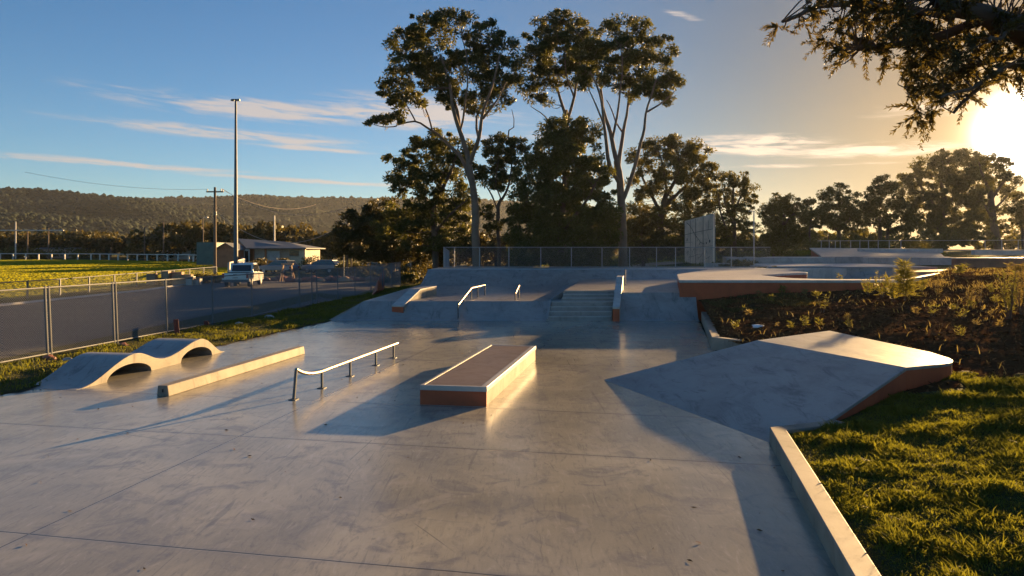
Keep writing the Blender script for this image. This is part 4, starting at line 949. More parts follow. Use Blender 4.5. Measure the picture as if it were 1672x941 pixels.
# ---------------------------------------------------------------- the foreground branch, top right (its trunk stands just out of frame)
def near_tree():
    rng = np.random.default_rng(77); root = empty('overhanging_tree', (11.2, 10.5, float(bank_base(np.array([11.2]), np.array([10.5]))[0])), 'dark casuarina like tree branch reaching into the sky at the top right corner', 'tree')
    Y = 9.5; W_ = lambda px, py, d=0: np.array(P(px, py, Y))+np.array([0, d, 0])
    limbs = [(.34, .28, [np.array([11.2, 10.5, .3]), np.array([11.0, 10.3, 2.5]), np.array([10.2, 10.0, 4.6]), np.array([9.6, 9.9, 5.8])]),
             (.24, .09, [np.array([10.2, 10.0, 4.6]), W_(1720, 62, .2), W_(1640, 42), W_(1580, 30, -.2), W_(1500, 15, -.3)]),
             (.075, .03, [W_(1600, 35), W_(1540, 55, .3), W_(1480, 60, .4), W_(1420, 70, .4)]), (.06, .025, [W_(1560, 26), W_(1490, -5, .4), W_(1420, -15, .5), W_(1345, -4, .6), W_(1310, 12, .6)]),
             (.06, .02, [np.array([10.0, 9.9, 4.2]), W_(1700, 100, .3), W_(1650, 120, .2), W_(1600, 150, .1), W_(1560, 178)]), (.05, .018, [W_(1690, 80, .4), W_(1620, 95, .6), W_(1570, 118, .6), W_(1520, 130, .5)]),
             (.04, .015, [W_(1640, 122, .2), W_(1590, 130, -.5), W_(1540, 160, -.6), W_(1500, 172, -.6)]), (.05, .02, [W_(1640, 42), W_(1590, 80, -.6), W_(1550, 95, -.8)]), (.04, .015, [W_(1690, 30, .5), W_(1660, 70, .9), W_(1625, 110, 1)])]
    parts = []; nodes = []
    for r0, r1, pts in limbs:
        path = smooth_path(pts, 16, rng, .03); parts.append(tube_np(path, np.linspace(r0, r1, 16), None, 8)); nodes += [(p, r) for p, r in zip(path, np.linspace(r0, r1, 16))]
    NP = np.array([p for p, r in nodes]); NR = np.array([r for p, r in nodes])
    lobes = [(1400, 22, 22, 18, 8), (1430, 40, 38, 30, 22), (1470, 55, 40, 34, 26), (1520, 30, 50, 34, 34), (1580, 60, 46, 40, 34), (1640, 40, 40, 40, 30), (1690, 60, 40, 60, 20), (1420, 85, 28, 12, 9), (1455, 92, 24, 14, 9),
             (1540, 108, 44, 30, 26), (1510, 128, 22, 16, 10), (1600, 110, 40, 34, 24), (1640, 100, 34, 34, 20), (1500, 172, 20, 14, 11), (1550, 150, 30, 20, 13), (1590, 150, 26, 18, 11), (1560, 185, 24, 8, 5), (1620, 150, 24, 16, 8), (1355, 22, 12, 12, 12), (1312, 26, 12, 7, 10), (1335, 20, 12, 7, 9), (1372, 38, 8, 14, 10), (1585, 182, 10, 10, 3), (1650, 150, 12, 14, 3), (1540, 8, 60, 16, 14), (1450, 5, 40, 14, 10), (1410, 50, 26, 26, 12), (1500, 80, 40, 30, 14), (1740, 50, 50, 60, 40), (1810, 20, 60, 60, 40), (1760, -50, 80, 50, 40), (1640, -50, 90, 40, 40), (1870, -40, 60, 70, 40), (1500, -40, 70, 30, 24)]
    cens = []
    for px, py, rx, ry, n in lobes:
        for k in range(max(1, int(n*.46))):
            a = rng.normal(size=2)*.62; cens.append(W_(px+rx*a[0], py-14+ry*a[1]*.9, rng.uniform(-.9, 1.1)))
    cens = np.array(cens)
    LV = []
    for c in cens:
        d = np.linalg.norm(NP-c, axis=1); j = int(np.argmin(d)); a = NP[j]
        tip = unit((c-a)[None]+np.array([[0, 0, -.10]]))[0]
        path = smooth_path([a, (a+c)/2+rng.normal(size=3)*.06, c], 6, rng); parts.append(tube_np(path, min(NR[j]*.5, .014), .004, 4))
        for fr_ in range(rng.integers(3, 6)):                     # feathery fronds
            fd = unit((tip*.9+rng.normal(size=3)*.75+np.array([-.05, 0, -.12]))[None])[0]; fl_ = rng.uniform(.20, .42)
            m = int(fl_*150); t = rng.uniform(0, 1, m); org = c+fd*(fl_*t)[:, None]+np.array([0, 0, -.10])*(fl_*t*t)[:, None]
            ax = unit(fd[None]*1.0+unit(rng.normal(size=(m, 3)))*.85)
            Ls = rng.uniform(.055, .11, m)*(1.15-.5*t); LV.append(leaf_quads(org+ax*(Ls/2)[:, None], ax, Ls, Ls*rng.uniform(.2, .32, m), rng))
    V, F = join(parts); quick_mesh('trunk', V, F, M['bark'], root, smooth=True)
    V, F = join(LV); quick_mesh('crown', V, F, M['near'], root)
near_tree()

# ---------------------------------------------------------------- grass
def blades(name, X, Y, Z, h, wd, rng, m, lean=.6, bias=(0, 0)):
    n = len(X); th = rng.uniform(0, 2*np.pi, n); d = np.stack([np.cos(th), np.sin(th), np.zeros(n)], 1)
    ld = unit(rng.normal(size=(n, 3))*np.array([1, 1, 0])+np.array([bias[0], bias[1], 0])+1e-6)*(h*lean*rng.uniform(.2, 1.2, n))[:, None]
    p = np.stack([X, Y, Z], 1); w_ = (wd/2)[:, None]
    mid_ = p+ld*.35+np.array([0, 0, 1])*(h*.6)[:, None]; tip = p+ld+np.array([0, 0, 1])*(h*rng.uniform(.75, 1, n))[:, None]
    V = np.stack([p-d*w_, p+d*w_, mid_+d*w_*.7, tip, mid_-d*w_*.7], 1).reshape(-1, 3)
    F = np.arange(n*5).reshape(n, 5)
    o = quick_mesh(name, V, F, M[m]); return o
rng = np.random.default_rng(5)
# right-hand lawn
n = 600000; u = rng.uniform(0, 1, n); Yg = 4.2+(12.9-4.2)*u; Xg = rng.uniform(0, 1, n)*(14.5-1.5)+1.5
k = inpoly(Xg, Yg, BANK) & (Xg < Yg*.95+2.6) & grass_edge(Xg, Yg+.15); Xg, Yg = Xg[k], Yg[k]
tuft = fbm(Xg, Yg, .42, 4, 71); tuft2 = vnoise(Xg, Yg, 1.4, 72)
keep = rng.uniform(0, 1, len(Xg)) < (.62+.5*sstep(tuft, .40, .62)); Xg, Yg, tuft, tuft2 = Xg[keep], Yg[keep], tuft[keep], tuft2[keep]
hh = (.034+.075*sstep(tuft, .36, .72)*(.4+.9*tuft2))*rng.uniform(.6, 1.25, len(Xg))*np.where(rng.uniform(0, 1, len(Xg)) < .05, 1.8, 1)
hh *= np.clip(.2+edge_dist(Xg, Yg)*2.2, .25, 1)
gr = blades('grass', Xg, Yg, bank_z(Xg, Yg)-.008, hh, .0055+.0035*rng.uniform(0, 1, len(Xg))+.0005*Yg, rng, 'grassb', .9, (-.3, -.2)); gr['kind'] = 'stuff'
# left verge
n = 120000; Yg = rng.uniform(0, 1, n)**.8*46+4; Xg = rng.uniform(-14, -4.8, n); k = inpoly(Xg, Yg, VERGE_IN); Xg, Yg = Xg[k], Yg[k]
t1 = fbm(Xg, Yg, .7, 3, 75); hh = (.02+.11*sstep(t1, .38, .7))*rng.uniform(.6, 1.3, len(Xg))
gr = blades('grass', Xg, Yg, verge_z(Xg, Yg)-.005, hh, .010+.0006*Yg, rng, 'grassb', .8); gr['kind'] = 'stuff'
# dry tufts behind the deck and over the mound on the right
n = 60000; Yg = rng.uniform(47.8, 80, n); Xg = rng.uniform(-4, 46, n); k = ~((Xg > 17) & (Yg < 58.5)) & ~inpoly(Xg, Yg, [(26, 57.8), (38.5, 59.8), (44.5, 71.5), (30, 70.5)]) & ~((Xg > 18) & (Xg < 38.5) & (Yg < 60.2)); Xg, Yg = Xg[k], Yg[k]
t1 = fbm(Xg, Yg, 2, 3, 78); hh = (.05+.25*sstep(t1, .4, .7))*rng.uniform(.6, 1.3, len(Xg))
gr = blades('grass', Xg, Yg, ground_z(Xg, Yg)-.02, hh, .03+.02*rng.uniform(0, 1, len(Xg)), rng, 'grassb', .6); gr['kind'] = 'stuff'

# ---------------------------------------------------------------- planting on the soil
def bz(x, y): return float(bank_z(np.array([x]), np.array([y]))[0])
def rosette(name, label, x, y, h, nst, nlf, seed, m='herb', cat='plant', leafL=.16, wdt=.022, group=None, spread=.22, up=1.0):
    """upright stems each carrying narrow leaves"""
    rng = np.random.default_rng(seed); z = bz(x, y); root = empty(name, (x, y, z), label, cat, group); base = np.array([x, y, z-.03])
    sp, lv = [], []
    for k in range(nst):
        th = rng.uniform(0, 6.28); out = spread*rng.uniform(.2, 1)*h; hk = h*rng.uniform(.6, 1)
        tip = base+np.array([math.cos(th)*out, math.sin(th)*out, hk])
        path = smooth_path([base+rng.normal(size=3)*np.array([.03, .03, 0]), (base+tip)/2+rng.normal(size=3)*.03*h, tip], 7, rng)
        sp.append(tube_np(path, .009*max(.6, h), .003, 4))
        t = rng.uniform(.25, 1, nlf); idx = np.clip((t*6).astype(int), 0, 5); f = t*6-idx
        c = path[idx]*(1-f)[:, None]+path[np.minimum(idx+1, 6)]*f[:, None]
        ax = rng.normal(size=(nlf, 3))*np.array([1, 1, .35])+np.array([0, 0, up]); ax = unit(ax)
        L = leafL*rng.uniform(.6, 1.25, nlf)*(1.15-.4*t); lv.append(leaf_quads(c+ax*(L/2)[:, None], ax, L, np.full(nlf, wdt)*rng.uniform(.7, 1.3, nlf), rng))
    V, F = join(sp); quick_mesh('stems', V, F, M['bark'], root); V, F = join(lv); quick_mesh('leaves', V, F, M[m], root); return root
def at_px(px, py):
    """where the photograph's ray meets the bank"""
    for t in np.arange(6, 44, .05):
        p = P(px, py, t)
        if p.z < float(bank_base(np.array([p.x]), np.array([p.y]))[0]): return p.x, p.y
    return p.x, p.y
PL = [(1478, 492, 76, 2, 330, 'herb', .46, .020, .01, .35, 'tall upright young conifer like sapling, tallest plant on the soil'),
      (1440, 486, 44, 9, 22, 'herb', .18, .022, .35, .9, 'bushy green plant just left of the tall sapling'),
      (1418, 482, 32, 7, 18, 'herb', .17, .022, .4, .9, 'small leafy plant leftmost of the cluster by the tall sapling'),
      (1458, 492, 44, 9, 24, 'herb', .18, .022, .35, .9, 'leafy plant right up against the left of the tall sapling'),
      (1506, 478, 26, 7, 16, 'herb', .16, .02, .5, .7, 'short spiky plant right of the tall sapling'),
      (1530, 474, 26, 7, 14, 'straw', .15, .02, .5, .8, 'small pale spiky plant second to the right of the tall sapling'),
      (1584, 498, 40, 9, 18, 'straw', .13, .014, .3, .9, 'dry seeding stems standing alone in the sunlit mulch'),
      (1602, 500, 44, 6, 16, 'straw', .13, .014, .2, .9, 'taller dry stem beside the dry seeding stems'),
      (1648, 520, 84, 14, 30, 'herb', .20, .02, .3, .9, 'large branching shrub on the soil near the right edge'),
      (1668, 515, 80, 14, 28, 'straw', .20, .02, .3, .9, 'large dry shrub cut by the right edge'),
      (1664, 455, 30, 10, 26, 'straw', .2, .03, .6, .6, 'golden shrub by the right edge below the sunlit wall'),
      (1343, 510, 40, 4, 12, 'herb', .16, .022, .35, .7, 'lone thin leafy weed in front of the terracotta wall'),
      (1212, 510, 10, 3, 8, 'herb', .12, .02, .6, .5, 'tiny green weed at the left of the soil bed'),
      (1372, 458, 12, 3, 7, 'herb', .12, .03, .6, .3, 'tiny weed sprouting by the edge of the bowl'),
      (1566, 448, 18, 5, 26, 'herb', .2, .03, .6, .4, 'low green shrub at the foot of the sun rimmed wall'),
      (1270, 532, 9, 3, 8, 'straw', .1, .016, .6, .4, 'tiny dry weed beside the white litter')]
for i, (px, py, hp, nst, nl, m_, ll, wdt, spd, up_, lab) in enumerate(PL):
    x, y = at_px(px, py); h = hp*y/FPX
    rosette('sapling' if i == 0 else 'plant', lab, x, y, h, nst, nl, 500+i, m_, 'plant', ll*max(.7, y/22), wdt*max(.8, y/20), None, spd, up_)
# small dry weeds and mulch over the soil (too many to count)
rng = np.random.default_rng(9)
n = 30000; Yg = rng.uniform(10.5, 40, n); Xg = rng.uniform(5.5, 34, n); k = inpoly(Xg, Yg, BANK) & ~grass_edge(Xg, Yg) & (Xg < Yg*1.0+2); Xg, Yg = Xg[k], Yg[k]
t1 = fbm(Xg, Yg, 1.1, 3, 91); sel = rng.uniform(0, 1, len(Xg)) < sstep(t1, .46, .62)*(.15+.85*sstep(Xg, 9, 17)); Xs, Ys = Xg[sel], Yg[sel]
gw = blades('dry_weeds', Xs, Ys, bank_z(Xs, Ys)-.01, rng.uniform(.05, .22, len(Xs)), .010+.0006*Ys, rng, 'straw', .9); gw['kind'] = 'stuff'
n = 27000; Ym = rng.uniform(11, 32, n); Xm = rng.uniform(5.6, 26, n); k = inpoly(Xm, Ym, BANK) & ~grass_edge(Xm, Ym) & (Xm < Ym*1.0+2); Xm, Ym = Xm[k], Ym[k]
C = np.stack([Xm, Ym, bank_z(Xm, Ym)+.012], 1); A = rng.normal(size=C.shape)*np.array([1, 1, .45]); L = rng.uniform(.05, .19, len(C))
V, F = leaf_quads(C, A, L, L*rng.uniform(.14, .4, len(C)), rng); o = quick_mesh('mulch', V, F, M['mulch']); o['kind'] = 'stuff'
# clods
def clods(name, pts, sizes, m, seed):
    rng = np.random.default_rng(seed); import bmesh
    bm = bmesh.new(); bmesh.ops.create_icosphere(bm, subdivisions=1, radius=1); bv = np.array([v.co for v in bm.verts]); bf_ = np.array([[v.index for v in f.verts] for f in bm.faces]); bm.free()
    n = len(pts); V = bv[None]*(1+rng.uniform(-.35, .35, (n, len(bv), 1)))*(sizes[:, None, None]*rng.uniform(.6, 1.3, (n, 1, 3)))
    V = V*np.array([1, 1, .7])+pts[:, None]
    F = bf_[None]+(np.arange(n)*len(bv))[:, None, None]
    o = quick_mesh(name, V.reshape(-1, 3), F.reshape(-1, 3), M[m]); o['kind'] = 'stuff'; return o
n = 3800; Ym = rng.uniform(11.5, 30, n); Xm = rng.uniform(5.6, 26, n); k = inpoly(Xm, Ym, BANK) & ~grass_edge(Xm, Ym) & (Xm < Ym*1.0+2); Xm, Ym = Xm[k], Ym[k]
clods('soil_clods', np.stack([Xm, Ym, bank_z(Xm, Ym)], 1), .014+.06*rng.uniform(0, 1, len(Xm))**3, 'soil', 3)
# more seedlings across the soil, all of one kind
rg = np.random.default_rng(44); kk = 0
while kk < 26:
    px_, py_ = rg.uniform(1180, 1668), rg.uniform(462, 560)
    if py_ > 560-(1672-px_)*.02 or (px_ < 1560 and py_ > 540-.0*px_): continue
    x, y = at_px(px_, py_)
    if not (inpoly(np.array([x]), np.array([y]), BANK)[0] and not grass_edge(np.array([x]), np.array([y]))[0]): continue
    rosette('seedling', 'small green seedling standing in the brown mulch of the garden bed', x, y, rg.uniform(.16, .42), 4, 12, 900+kk, 'herb' if kk % 3 else 'straw', 'plant', .15*max(.7, y/22), .024*max(.8, y/20), 'seedlings in the garden bed', .5, .7); kk += 1
# fallen leaves on the concrete
n = 900; Yl = rng.uniform(5, 26, n); Xl = rng.uniform(-12, 7, n); kp = inpoly(Xl, Yl, SLAB) & ((rng.uniform(0, 1, n) < .25) | (np.abs(Xl-(.62+(Yl+3.4)*.231)) < .5) | (Xl < -11.6+.185*Yl)); kp &= ~((Xl > 1.9) & (Yl > 9.6) & (Yl < 18)); Xl, Yl = Xl[kp], Yl[kp]
C = np.stack([Xl, Yl, np.full(len(Xl), .008)], 1); A = rng.normal(size=C.shape)*np.array([1, 1, .1]); L = rng.uniform(.03, .075, len(C))
V, F = leaf_quads(C, A, L, L*.35, rng); V[:, 2] = np.clip(V[:, 2], .003, .03); o = quick_mesh('leaf_litter', V, F, M['mulch']); o['kind'] = 'stuff'
# creeping green cover at the foot of the terracotta wall
n = 9000; Xl = rng.uniform(7.5, 10.8, n); Yl = rng.uniform(23.2, 27.1, n); kp = (fbm(Xl, Yl, .9, 3, 93) > .47) & inpoly(Xl, Yl, BANK); Xl, Yl = Xl[kp], Yl[kp]
gr = blades('ground_cover', Xl, Yl, bank_z(Xl, Yl)-.01, rng.uniform(.04, .12, len(Xl)), np.full(len(Xl), .03), rng, 'shade', .9); gr['kind'] = 'stuff'

# ---------------------------------------------------------------- hills with their forest
def hill(name, Yc, prof_px, depth, front, seed, m):
    """ridge whose skyline at distance Yc follows the photograph; slopes towards the viewer over `front` metres"""
    xs_ = np.array([p[0] for p in prof_px], float); ys_ = np.array([p[1] for p in prof_px], float)
    def zf(X, Y):
        px = CX+FPX*X/Yc; h = CAM_H+(HY-np.interp(px, xs_, ys_))/FPX*Yc
        t = np.clip((Y-(Yc-front))/front, 0, 1); s_ = t**1.15; back = np.clip(1-(Y-Yc)/depth, 0, 1)
        relief = (fbm(X, Y, 190, 4, seed)-.5)*.95*np.sin(np.pi*np.clip(t, 0, 1))
        return np.where(Y <= Yc, h*np.clip(s_+relief, 0, 1.0), h*back)-2*(1-t)
    X0 = (xs_[0]-CX)/FPX*Yc; X1 = (xs_[-1]-CX)/FPX*Yc
    o = grid_mesh(name, np.linspace(X0, X1, 130), np.concatenate([np.linspace(Yc-front, Yc, 40), np.linspace(Yc+20, Yc+depth, 8)]), zf, M[m]); o['kind'] = 'structure'
    return zf, X0, X1
HP1 = [(-900, 300), (-500, 292), (-200, 302), (0, 309), (60, 311), (130, 317), (200, 323), (260, 330), (320, 342), (380, 358), (440, 380), (500, 402), (560, 412), (700, 416)]
HP2 = [(-600, 330), (0, 330), (240, 324), (330, 323), (420, 321), (520, 323), (620, 324), (760, 326), (880, 330), (980, 342), (1080, 362), (1180, 385), (1300, 404), (1450, 411)]
hz1, a0_, a1_ = hill('hill', 900, HP1, 300, 420, 5, 'hill')
hz2, b0_, b1_ = hill('hill', 1500, HP2, 400, 600, 8, 'hill')
def forest(name, zf, X0, X1, Y0, Y1, n, size, seed):
    rng = np.random.default_rng(seed); X = rng.uniform(X0, X1, n); Y = Y0+(Y1-Y0)*rng.uniform(0, 1, n)**.8
    k = (np.abs(X) < .9*Y+60); X, Y = X[k], Y[k]; Z = zf(X, Y)
    keep = Z > 1; X, Y, Z = X[keep], Y[keep], Z[keep]
    cl_ = fbm(X, Y, 60, 3, seed)
    s_ = size*rng.uniform(.55, 1.25, len(X))*(.6+.8*cl_)
    import bmesh
    bm = bmesh.new(); bmesh.ops.create_icosphere(bm, subdivisions=1, radius=1); bv = np.array([v.co for v in bm.verts]); bf_ = np.array([[v.index for v in f.verts] for f in bm.faces]); bm.free()
    m_ = len(X); V = bv[None]*(1+rng.uniform(-.2, .2, (m_, len(bv), 1)))*np.stack([s_, s_, s_*rng.uniform(.75, 1.35, m_)], 1)[:, None]
    V = V+np.stack([X, Y, Z+s_*.1], 1)[:, None]
    F = bf_[None]+(np.arange(m_)*len(bv))[:, None, None]
    o = quick_mesh(name, V.reshape(-1, 3), F.reshape(-1, 3), M['hforest']); o['kind'] = 'stuff'
forest('hillside_forest', hz1, a0_, a1_, 480, 905, 20000, 2.7, 3)
forest('hillside_forest', hz2, b0_, b1_, 900, 1505, 16000, 3.6, 4)
# mown turf of the oval as short upright tufts
rng = np.random.default_rng(61); n = 330000
Yg = 24+rng.uniform(0, 1, n)*130; Xg = -28.8-rng.uniform(0, 1, n)**1.15*150
k = inpoly(Xg, Yg, OVAL) & (np.abs(Xg) < Yg*.80+3); Xg, Yg = Xg[k], Yg[k]
gr = blades('grass', Xg, Yg, ground_z(Xg, Yg)+.015, rng.uniform(.035, .07, len(Xg)), .10+.0016*Yg, rng, 'turf', .5); gr['kind'] = 'stuff'
# scrub belts behind the oval: one mass nobody could count
def scrub(name, X0, X1, Y, h0, h1, n, seed, m='shade', leaf=1.0, dY=10):
    rng = np.random.default_rng(seed); X = rng.uniform(X0, X1, n); Yv = Y+rng.uniform(-dY, dY, n)
    prof_ = h0+(h1-h0)*fbm(X, Yv*0, 14, 3, seed); Z = ground_z(X, Yv)+prof_*rng.uniform(.05, 1, n)**.7
    V, F = clump_leaves(np.stack([X, Yv, Z], 1), rng.uniform(.9, 2.0, n), 42, leaf, rng, 0, asp=.5); o = quick_mesh(name, V, F, M[m]); o['kind'] = 'stuff'
scrub('distant_scrub', -190, -84, 178, 1.5, 9.2, 900, 41)
scrub('distant_scrub', -88, -62, 172, 2, 6.5, 160, 42, 'olive')
scrub('distant_scrub', -80, -28, 150, 1.5, 10, 420, 43)
scrub('distant_scrub', -220, -100, 165, .5, 2.6, 260, 44, 'olive', .8, 6)
scrub('distant_scrub', -20, 20, 104, 1.5, 6, 300, 45, 'shade', .8, 6)
scrub('distant_scrub', 22, 190, 230, 2, 9, 700, 46, 'olive', 1.2, 20)

# ---------------------------------------------------------------- poles and wires
def pole(name, label, px, ytop, ybase, Y, r0, r1, m, group=None, cat='pole'):
    p = P(px, ybase, Y); z0 = float(ground_z(p.x, p.y)); t = P(px, ytop, Y)
    root = empty(name, (p.x, p.y, z0), label, cat, group)
    b = MB(); b.tube([(p.x, p.y, z0-.2), (p.x, p.y, z0+.3*(t.z-z0)), (p.x, p.y, t.z)], [r0, r0*.7+r1*.3, r1], 12); b.build('shaft', M[m], root); return root, Vector((p.x, p.y, t.z))
root, t = pole('floodlight_pole', 'tall tapered steel floodlight mast beside the white ute', 385, 163, 467, 52, .18, .075, 'dsteel')
b = MB(); b.box(t+Vector((0, 0, .02)), (.62, .16, .05)); b.box(t+Vector((.22, -.05, -.06)), (.22, .22, .09)); b.box(t+Vector((-.22, -.05, -.06)), (.22, .22, .09)); b.build('lamp_head', M['dsteel'], root)
b = MB(); p0_ = Vector((t.x, t.y, 1.4)); b.box(p0_+Vector((0, -.17, 0)), (.16, .05, .5)); b.build('access_door', M['steel'], root)
root, t_a = pole('power_pole', 'dark timber power pole with one crossarm left of the tall mast', 351, 306, 452, 68, .17, .11, 'polew')
b = MB(); b.box(t_a+Vector((0, 0, -.45)), (1.7, .12, .13)); b.build('crossarm', M['polew'], root)
for dx in (-.75, .62, .8):
    b = MB(); b.tube([t_a+Vector((dx, 0, -.4)), t_a+Vector((dx, 0, -.16))], .05, 6); b.build('insulator', M['cap'], root)
b = MB(); b.box(t_a+Vector((.12, -.16, -2.6)), (.2, .2, .35)); b.build('junction_box', M['dsteel'], root)
root, t_b = pole('power_pole', 'slim power pole with wires at the left edge of the grove', 567, 338, 452, 66, .10, .07, 'polew')
root, t_c = pole('power_pole', 'shorter slim pole close right of the wired pole', 573.5, 358, 440, 70, .09, .07, 'polew')
for i, (px, yt, yb, Y, lab) in enumerate([(236, 369, 422, 140, 'thin steel pole behind the oval rail, left of the pair'), (267, 363, 418, 135, 'thin steel pole behind the oval rail, right of the pair'), (448, 352, 400, 112, 'thin pole rising behind the clubhouse roof'), (181, 404, 421, 150, 'very short post behind the oval rail')]):
    pole('thin_pole', lab, px, yt, yb, Y, .14, .10, 'polew' if i != 2 else 'steel')
root, t = pole('street_lamp', 'small street lamp with a bent head left of the power pole', 331.5, 357, 400, 120, .12, .09, 'polew', cat='street lamp')
b = MB(); b.tube([t, t+Vector((.2, 0, .25)), t+Vector((.6, 0, .25))], .06, 6); b.box(t+Vector((.65, 0, .2)), (.45, .2, .14)); b.build('lamp_head', M['steel'], root)
root, t = pole('lamp_post', 'slim grey lamp post among the shrubs left of the backlit trees', 1231, 345, 420, 64, .07, .05, 'steel', cat='lamp post')
b = MB(); b.box(t+Vector((-.2, 0, 0)), (.55, .16, .07)); b.build('lamp_head', M['steel'], root)
root, t = pole('lamp_post', 'dark round topped bollard lamp in front of the slim power poles', 561, 397, 445, 60, .06, .05, 'dsteel', cat='lamp post')
b = MB(); b.tube([t, t+Vector((0, 0, .1)), t+Vector((0, 0, .3))], [.05, .16, .06], 10); b.build('lamp_head', M['steel'], root)
def wire(p, q, sag, label, r=.022):
    p, q = Vector(p), Vector(q); pts = []
    for i in range(25):
        t = i/24; v = p.lerp(q, t); v.z -= sag*4*t*(1-t); pts.append(v)
    b = MB(); b.tube(pts, r, 4); tag(b.build('power_line', M['cablew']), label, 'cable')
wire(t_a+Vector((.8, 0, -.2)), t_b+Vector((0, 0, -.1)), 1.5, 'upper wire sagging between the two power poles')
wire(t_a+Vector((.1, 0, -2.4)), t_b+Vector((0, 0, -1.4)), 2.6, 'lower heavier cable sagging between the two power poles', .03)
wire(t_a+Vector((.62, 0, -.2)), P(516, 334, 92), 1.2, 'thin wire running back from the power pole over the clubhouse', .018)
wire(t_a+Vector((-.75, 0, -.2)), P(40, 281, 60), .5, 'thin wire crossing the sky to the left of the power pole', .012)

# ---------------------------------------------------------------- far side of the oval
def gz(x, y): return float(ground_z(x, y))
root = empty('goal_frame', P(60, 412, 158), 'pale tubular frame of posts and a long crossbar behind the oval rail', 'goal frame')
for px, yt in [(45, 377), (79, 373)]:
    p, t = P(px, 412, 158), P(px, yt, 158); b = MB(); b.tube([(p.x, p.y, gz(p.x, p.y)), t], .14, 8); b.build('post', M['polew'], root)
b = MB(); b.tube([P(-30, 376.5, 158), P(104, 376.5, 158)], .13, 8); b.build('crossbar', M['railw'], root)
root, t = pole('thin_pole', 'tall pale post with a flat crosspiece behind the oval rail', 25.5, 362, 412, 158.5, .16, .13, 'railw')
b = MB(); b.box(t+Vector((0, 0, .2)), (3.3, .2, .16)); b.build('crossarm', M['polew'], root)
def boxhouse(name, label, px0, px1, ytop, ybase, Y, depth, wm, rm, roof=.8, cat='building', win=2, zb=None):
    a, c = P(px0, ybase, Y), P(px1, ybase, Y); z0 = gz((a.x+c.x)/2, Y); z1 = P(px0, ytop, Y).z; root = empty(name, ((a.x+c.x)/2, Y, z0), label, cat)
    b = MB(); b.prism([(a.x, Y), (c.x, Y), (c.x, Y+depth), (a.x, Y+depth)], z0-.3, z1); b.build('wall', M[wm], root)
    if roof:
        y0, y1, ym = Y-.4, Y+depth+.4, Y+depth/2
        b = MB(); b.extrude([(a.x-.4, y0, z1+.02), (a.x-.4, y1, z1+.02), (a.x-.4, ym, z1+roof)], (c.x-a.x+.8, 0, 0)); b.build('roof', M[rm], root)
    for k in range(win):
        x = a.x+(c.x-a.x)*(k+.7)/(win+.4); h = z1-z0
        b = MB(); b.box((x, Y-.02, z0+h*.55), (min(1.3, (c.x-a.x)*.18), .08, h*.32)); b.build('window', M['glass'], root)
    return root
boxhouse('low_building', 'long low white building beyond the end of the oval', 259, 321, 407, 420, 152, 7, 'white', 'roofm', .5, win=0)
boxhouse('house', 'white and blue house roof among the scrub at the far left', 4, 34, 393, 412, 185, 8, 'white', 'roofm', 1.6, win=2)
boxhouse('low_building', 'pale low sheds behind the goal frame', 55, 120, 407, 413, 166, 6, 'grey', 'roofm', .4, win=0)
boxhouse('shed', 'teal sheet clad shed left of the clubhouse', 321, 352, 396, 425, 108, 6, 'teal', 'teal', 0, 'shed', win=0)
boxhouse('shed', 'lower teal lean-to beside the taller teal shed', 347, 367, 407, 428, 104, 4, 'teal', 'teal', 0, 'shed', win=0)
boxhouse('house', 'small white house under the trees beyond the car park', 619, 641, 417, 440, 92, 5, 'white', 'brown', .7, win=1)
boxhouse('house', 'small gabled white house behind the shrubs beside the grove', 646, 664, 419, 440, 88, 4, 'white', 'brown', 1.0, win=1)
root = empty('shelter', P(755, 437, 78), 'open park shelter with a flat pale roof behind the grove trunks', 'shelter'); xa, xb_ = (728-CX)/FPX*78, (790-CX)/FPX*78; zs = gz(xa, 78)
b = MB(); b.slab([(xa, 77, 4.55), (xb_, 77, 4.55), (xb_, 82, 4.75), (xa, 82, 4.75)], dz=.18); b.build('roof', M['roofm'], root)
for x_ in (xa+.4, xb_-.4):
    for y_ in (77.4, 81.6): b = MB(); b.tube([(x_, y_, zs-.1), (x_, y_, 4.5)], .08, 8); b.build('post', M['dsteel'], root)
b = MB(); b.box(((xa+xb_)/2, 79.5, zs+.75), (2.2, .8, .07)); b.build('table_top', M['crate'], root)
b = MB(); b.box(((xa+xb_)/2, 79.5, zs+.35), (1.6, .1, .75)); b.build('table_leg', M['dsteel'], root)
# clubhouse
Yb = 98; zb = gz(-38, Yb); Wd = lambda px, Y=Yb: (px-CX)/FPX*Y; Zp = lambda py, Y=Yb: CAM_H-(py-HY)/FPX*Y
root = empty('clubhouse', (-38, Yb, zb), 'brown and grey clubhouse with a blue grey sheet roof beyond the car park', 'building')
x0, x1, x2 = Wd(392), Wd(416), Wd(488); ze = Zp(405); zr = Zp(388.5)
b = MB(); b.slab([(x1, Yb, ze), (x2, Yb+1.5, ze), (x2+.5, Yb+9, ze), (x0-1.5, Yb+8, ze), (x0, Yb+3.5, ze)], zbot=zb-.3); b.build('wall', M['grey'], root)
rx0, ry0, rx1, ry1 = Wd(388, Yb+5), Yb+5, Wd(470, Yb+6.5), Yb+6
b = MB(); b.slab([(x1-.9, Yb-.9, ze), (x2+.9, Yb+.4, ze), (rx1, ry1, zr-.5), (rx0, ry0, zr)], dz=.14)
b.slab([(x2+.9, Yb+.42, ze), (x2+1.1, Yb+10, ze), (rx1, ry1, zr-.5)], dz=.14); b.slab([(rx0, ry0, zr), (rx1, ry1, zr-.5), (x2+1.1, Yb+10, ze), (x0-2, Yb+9, ze)], dz=.14)
b.build('roof', M['roofm'], root)
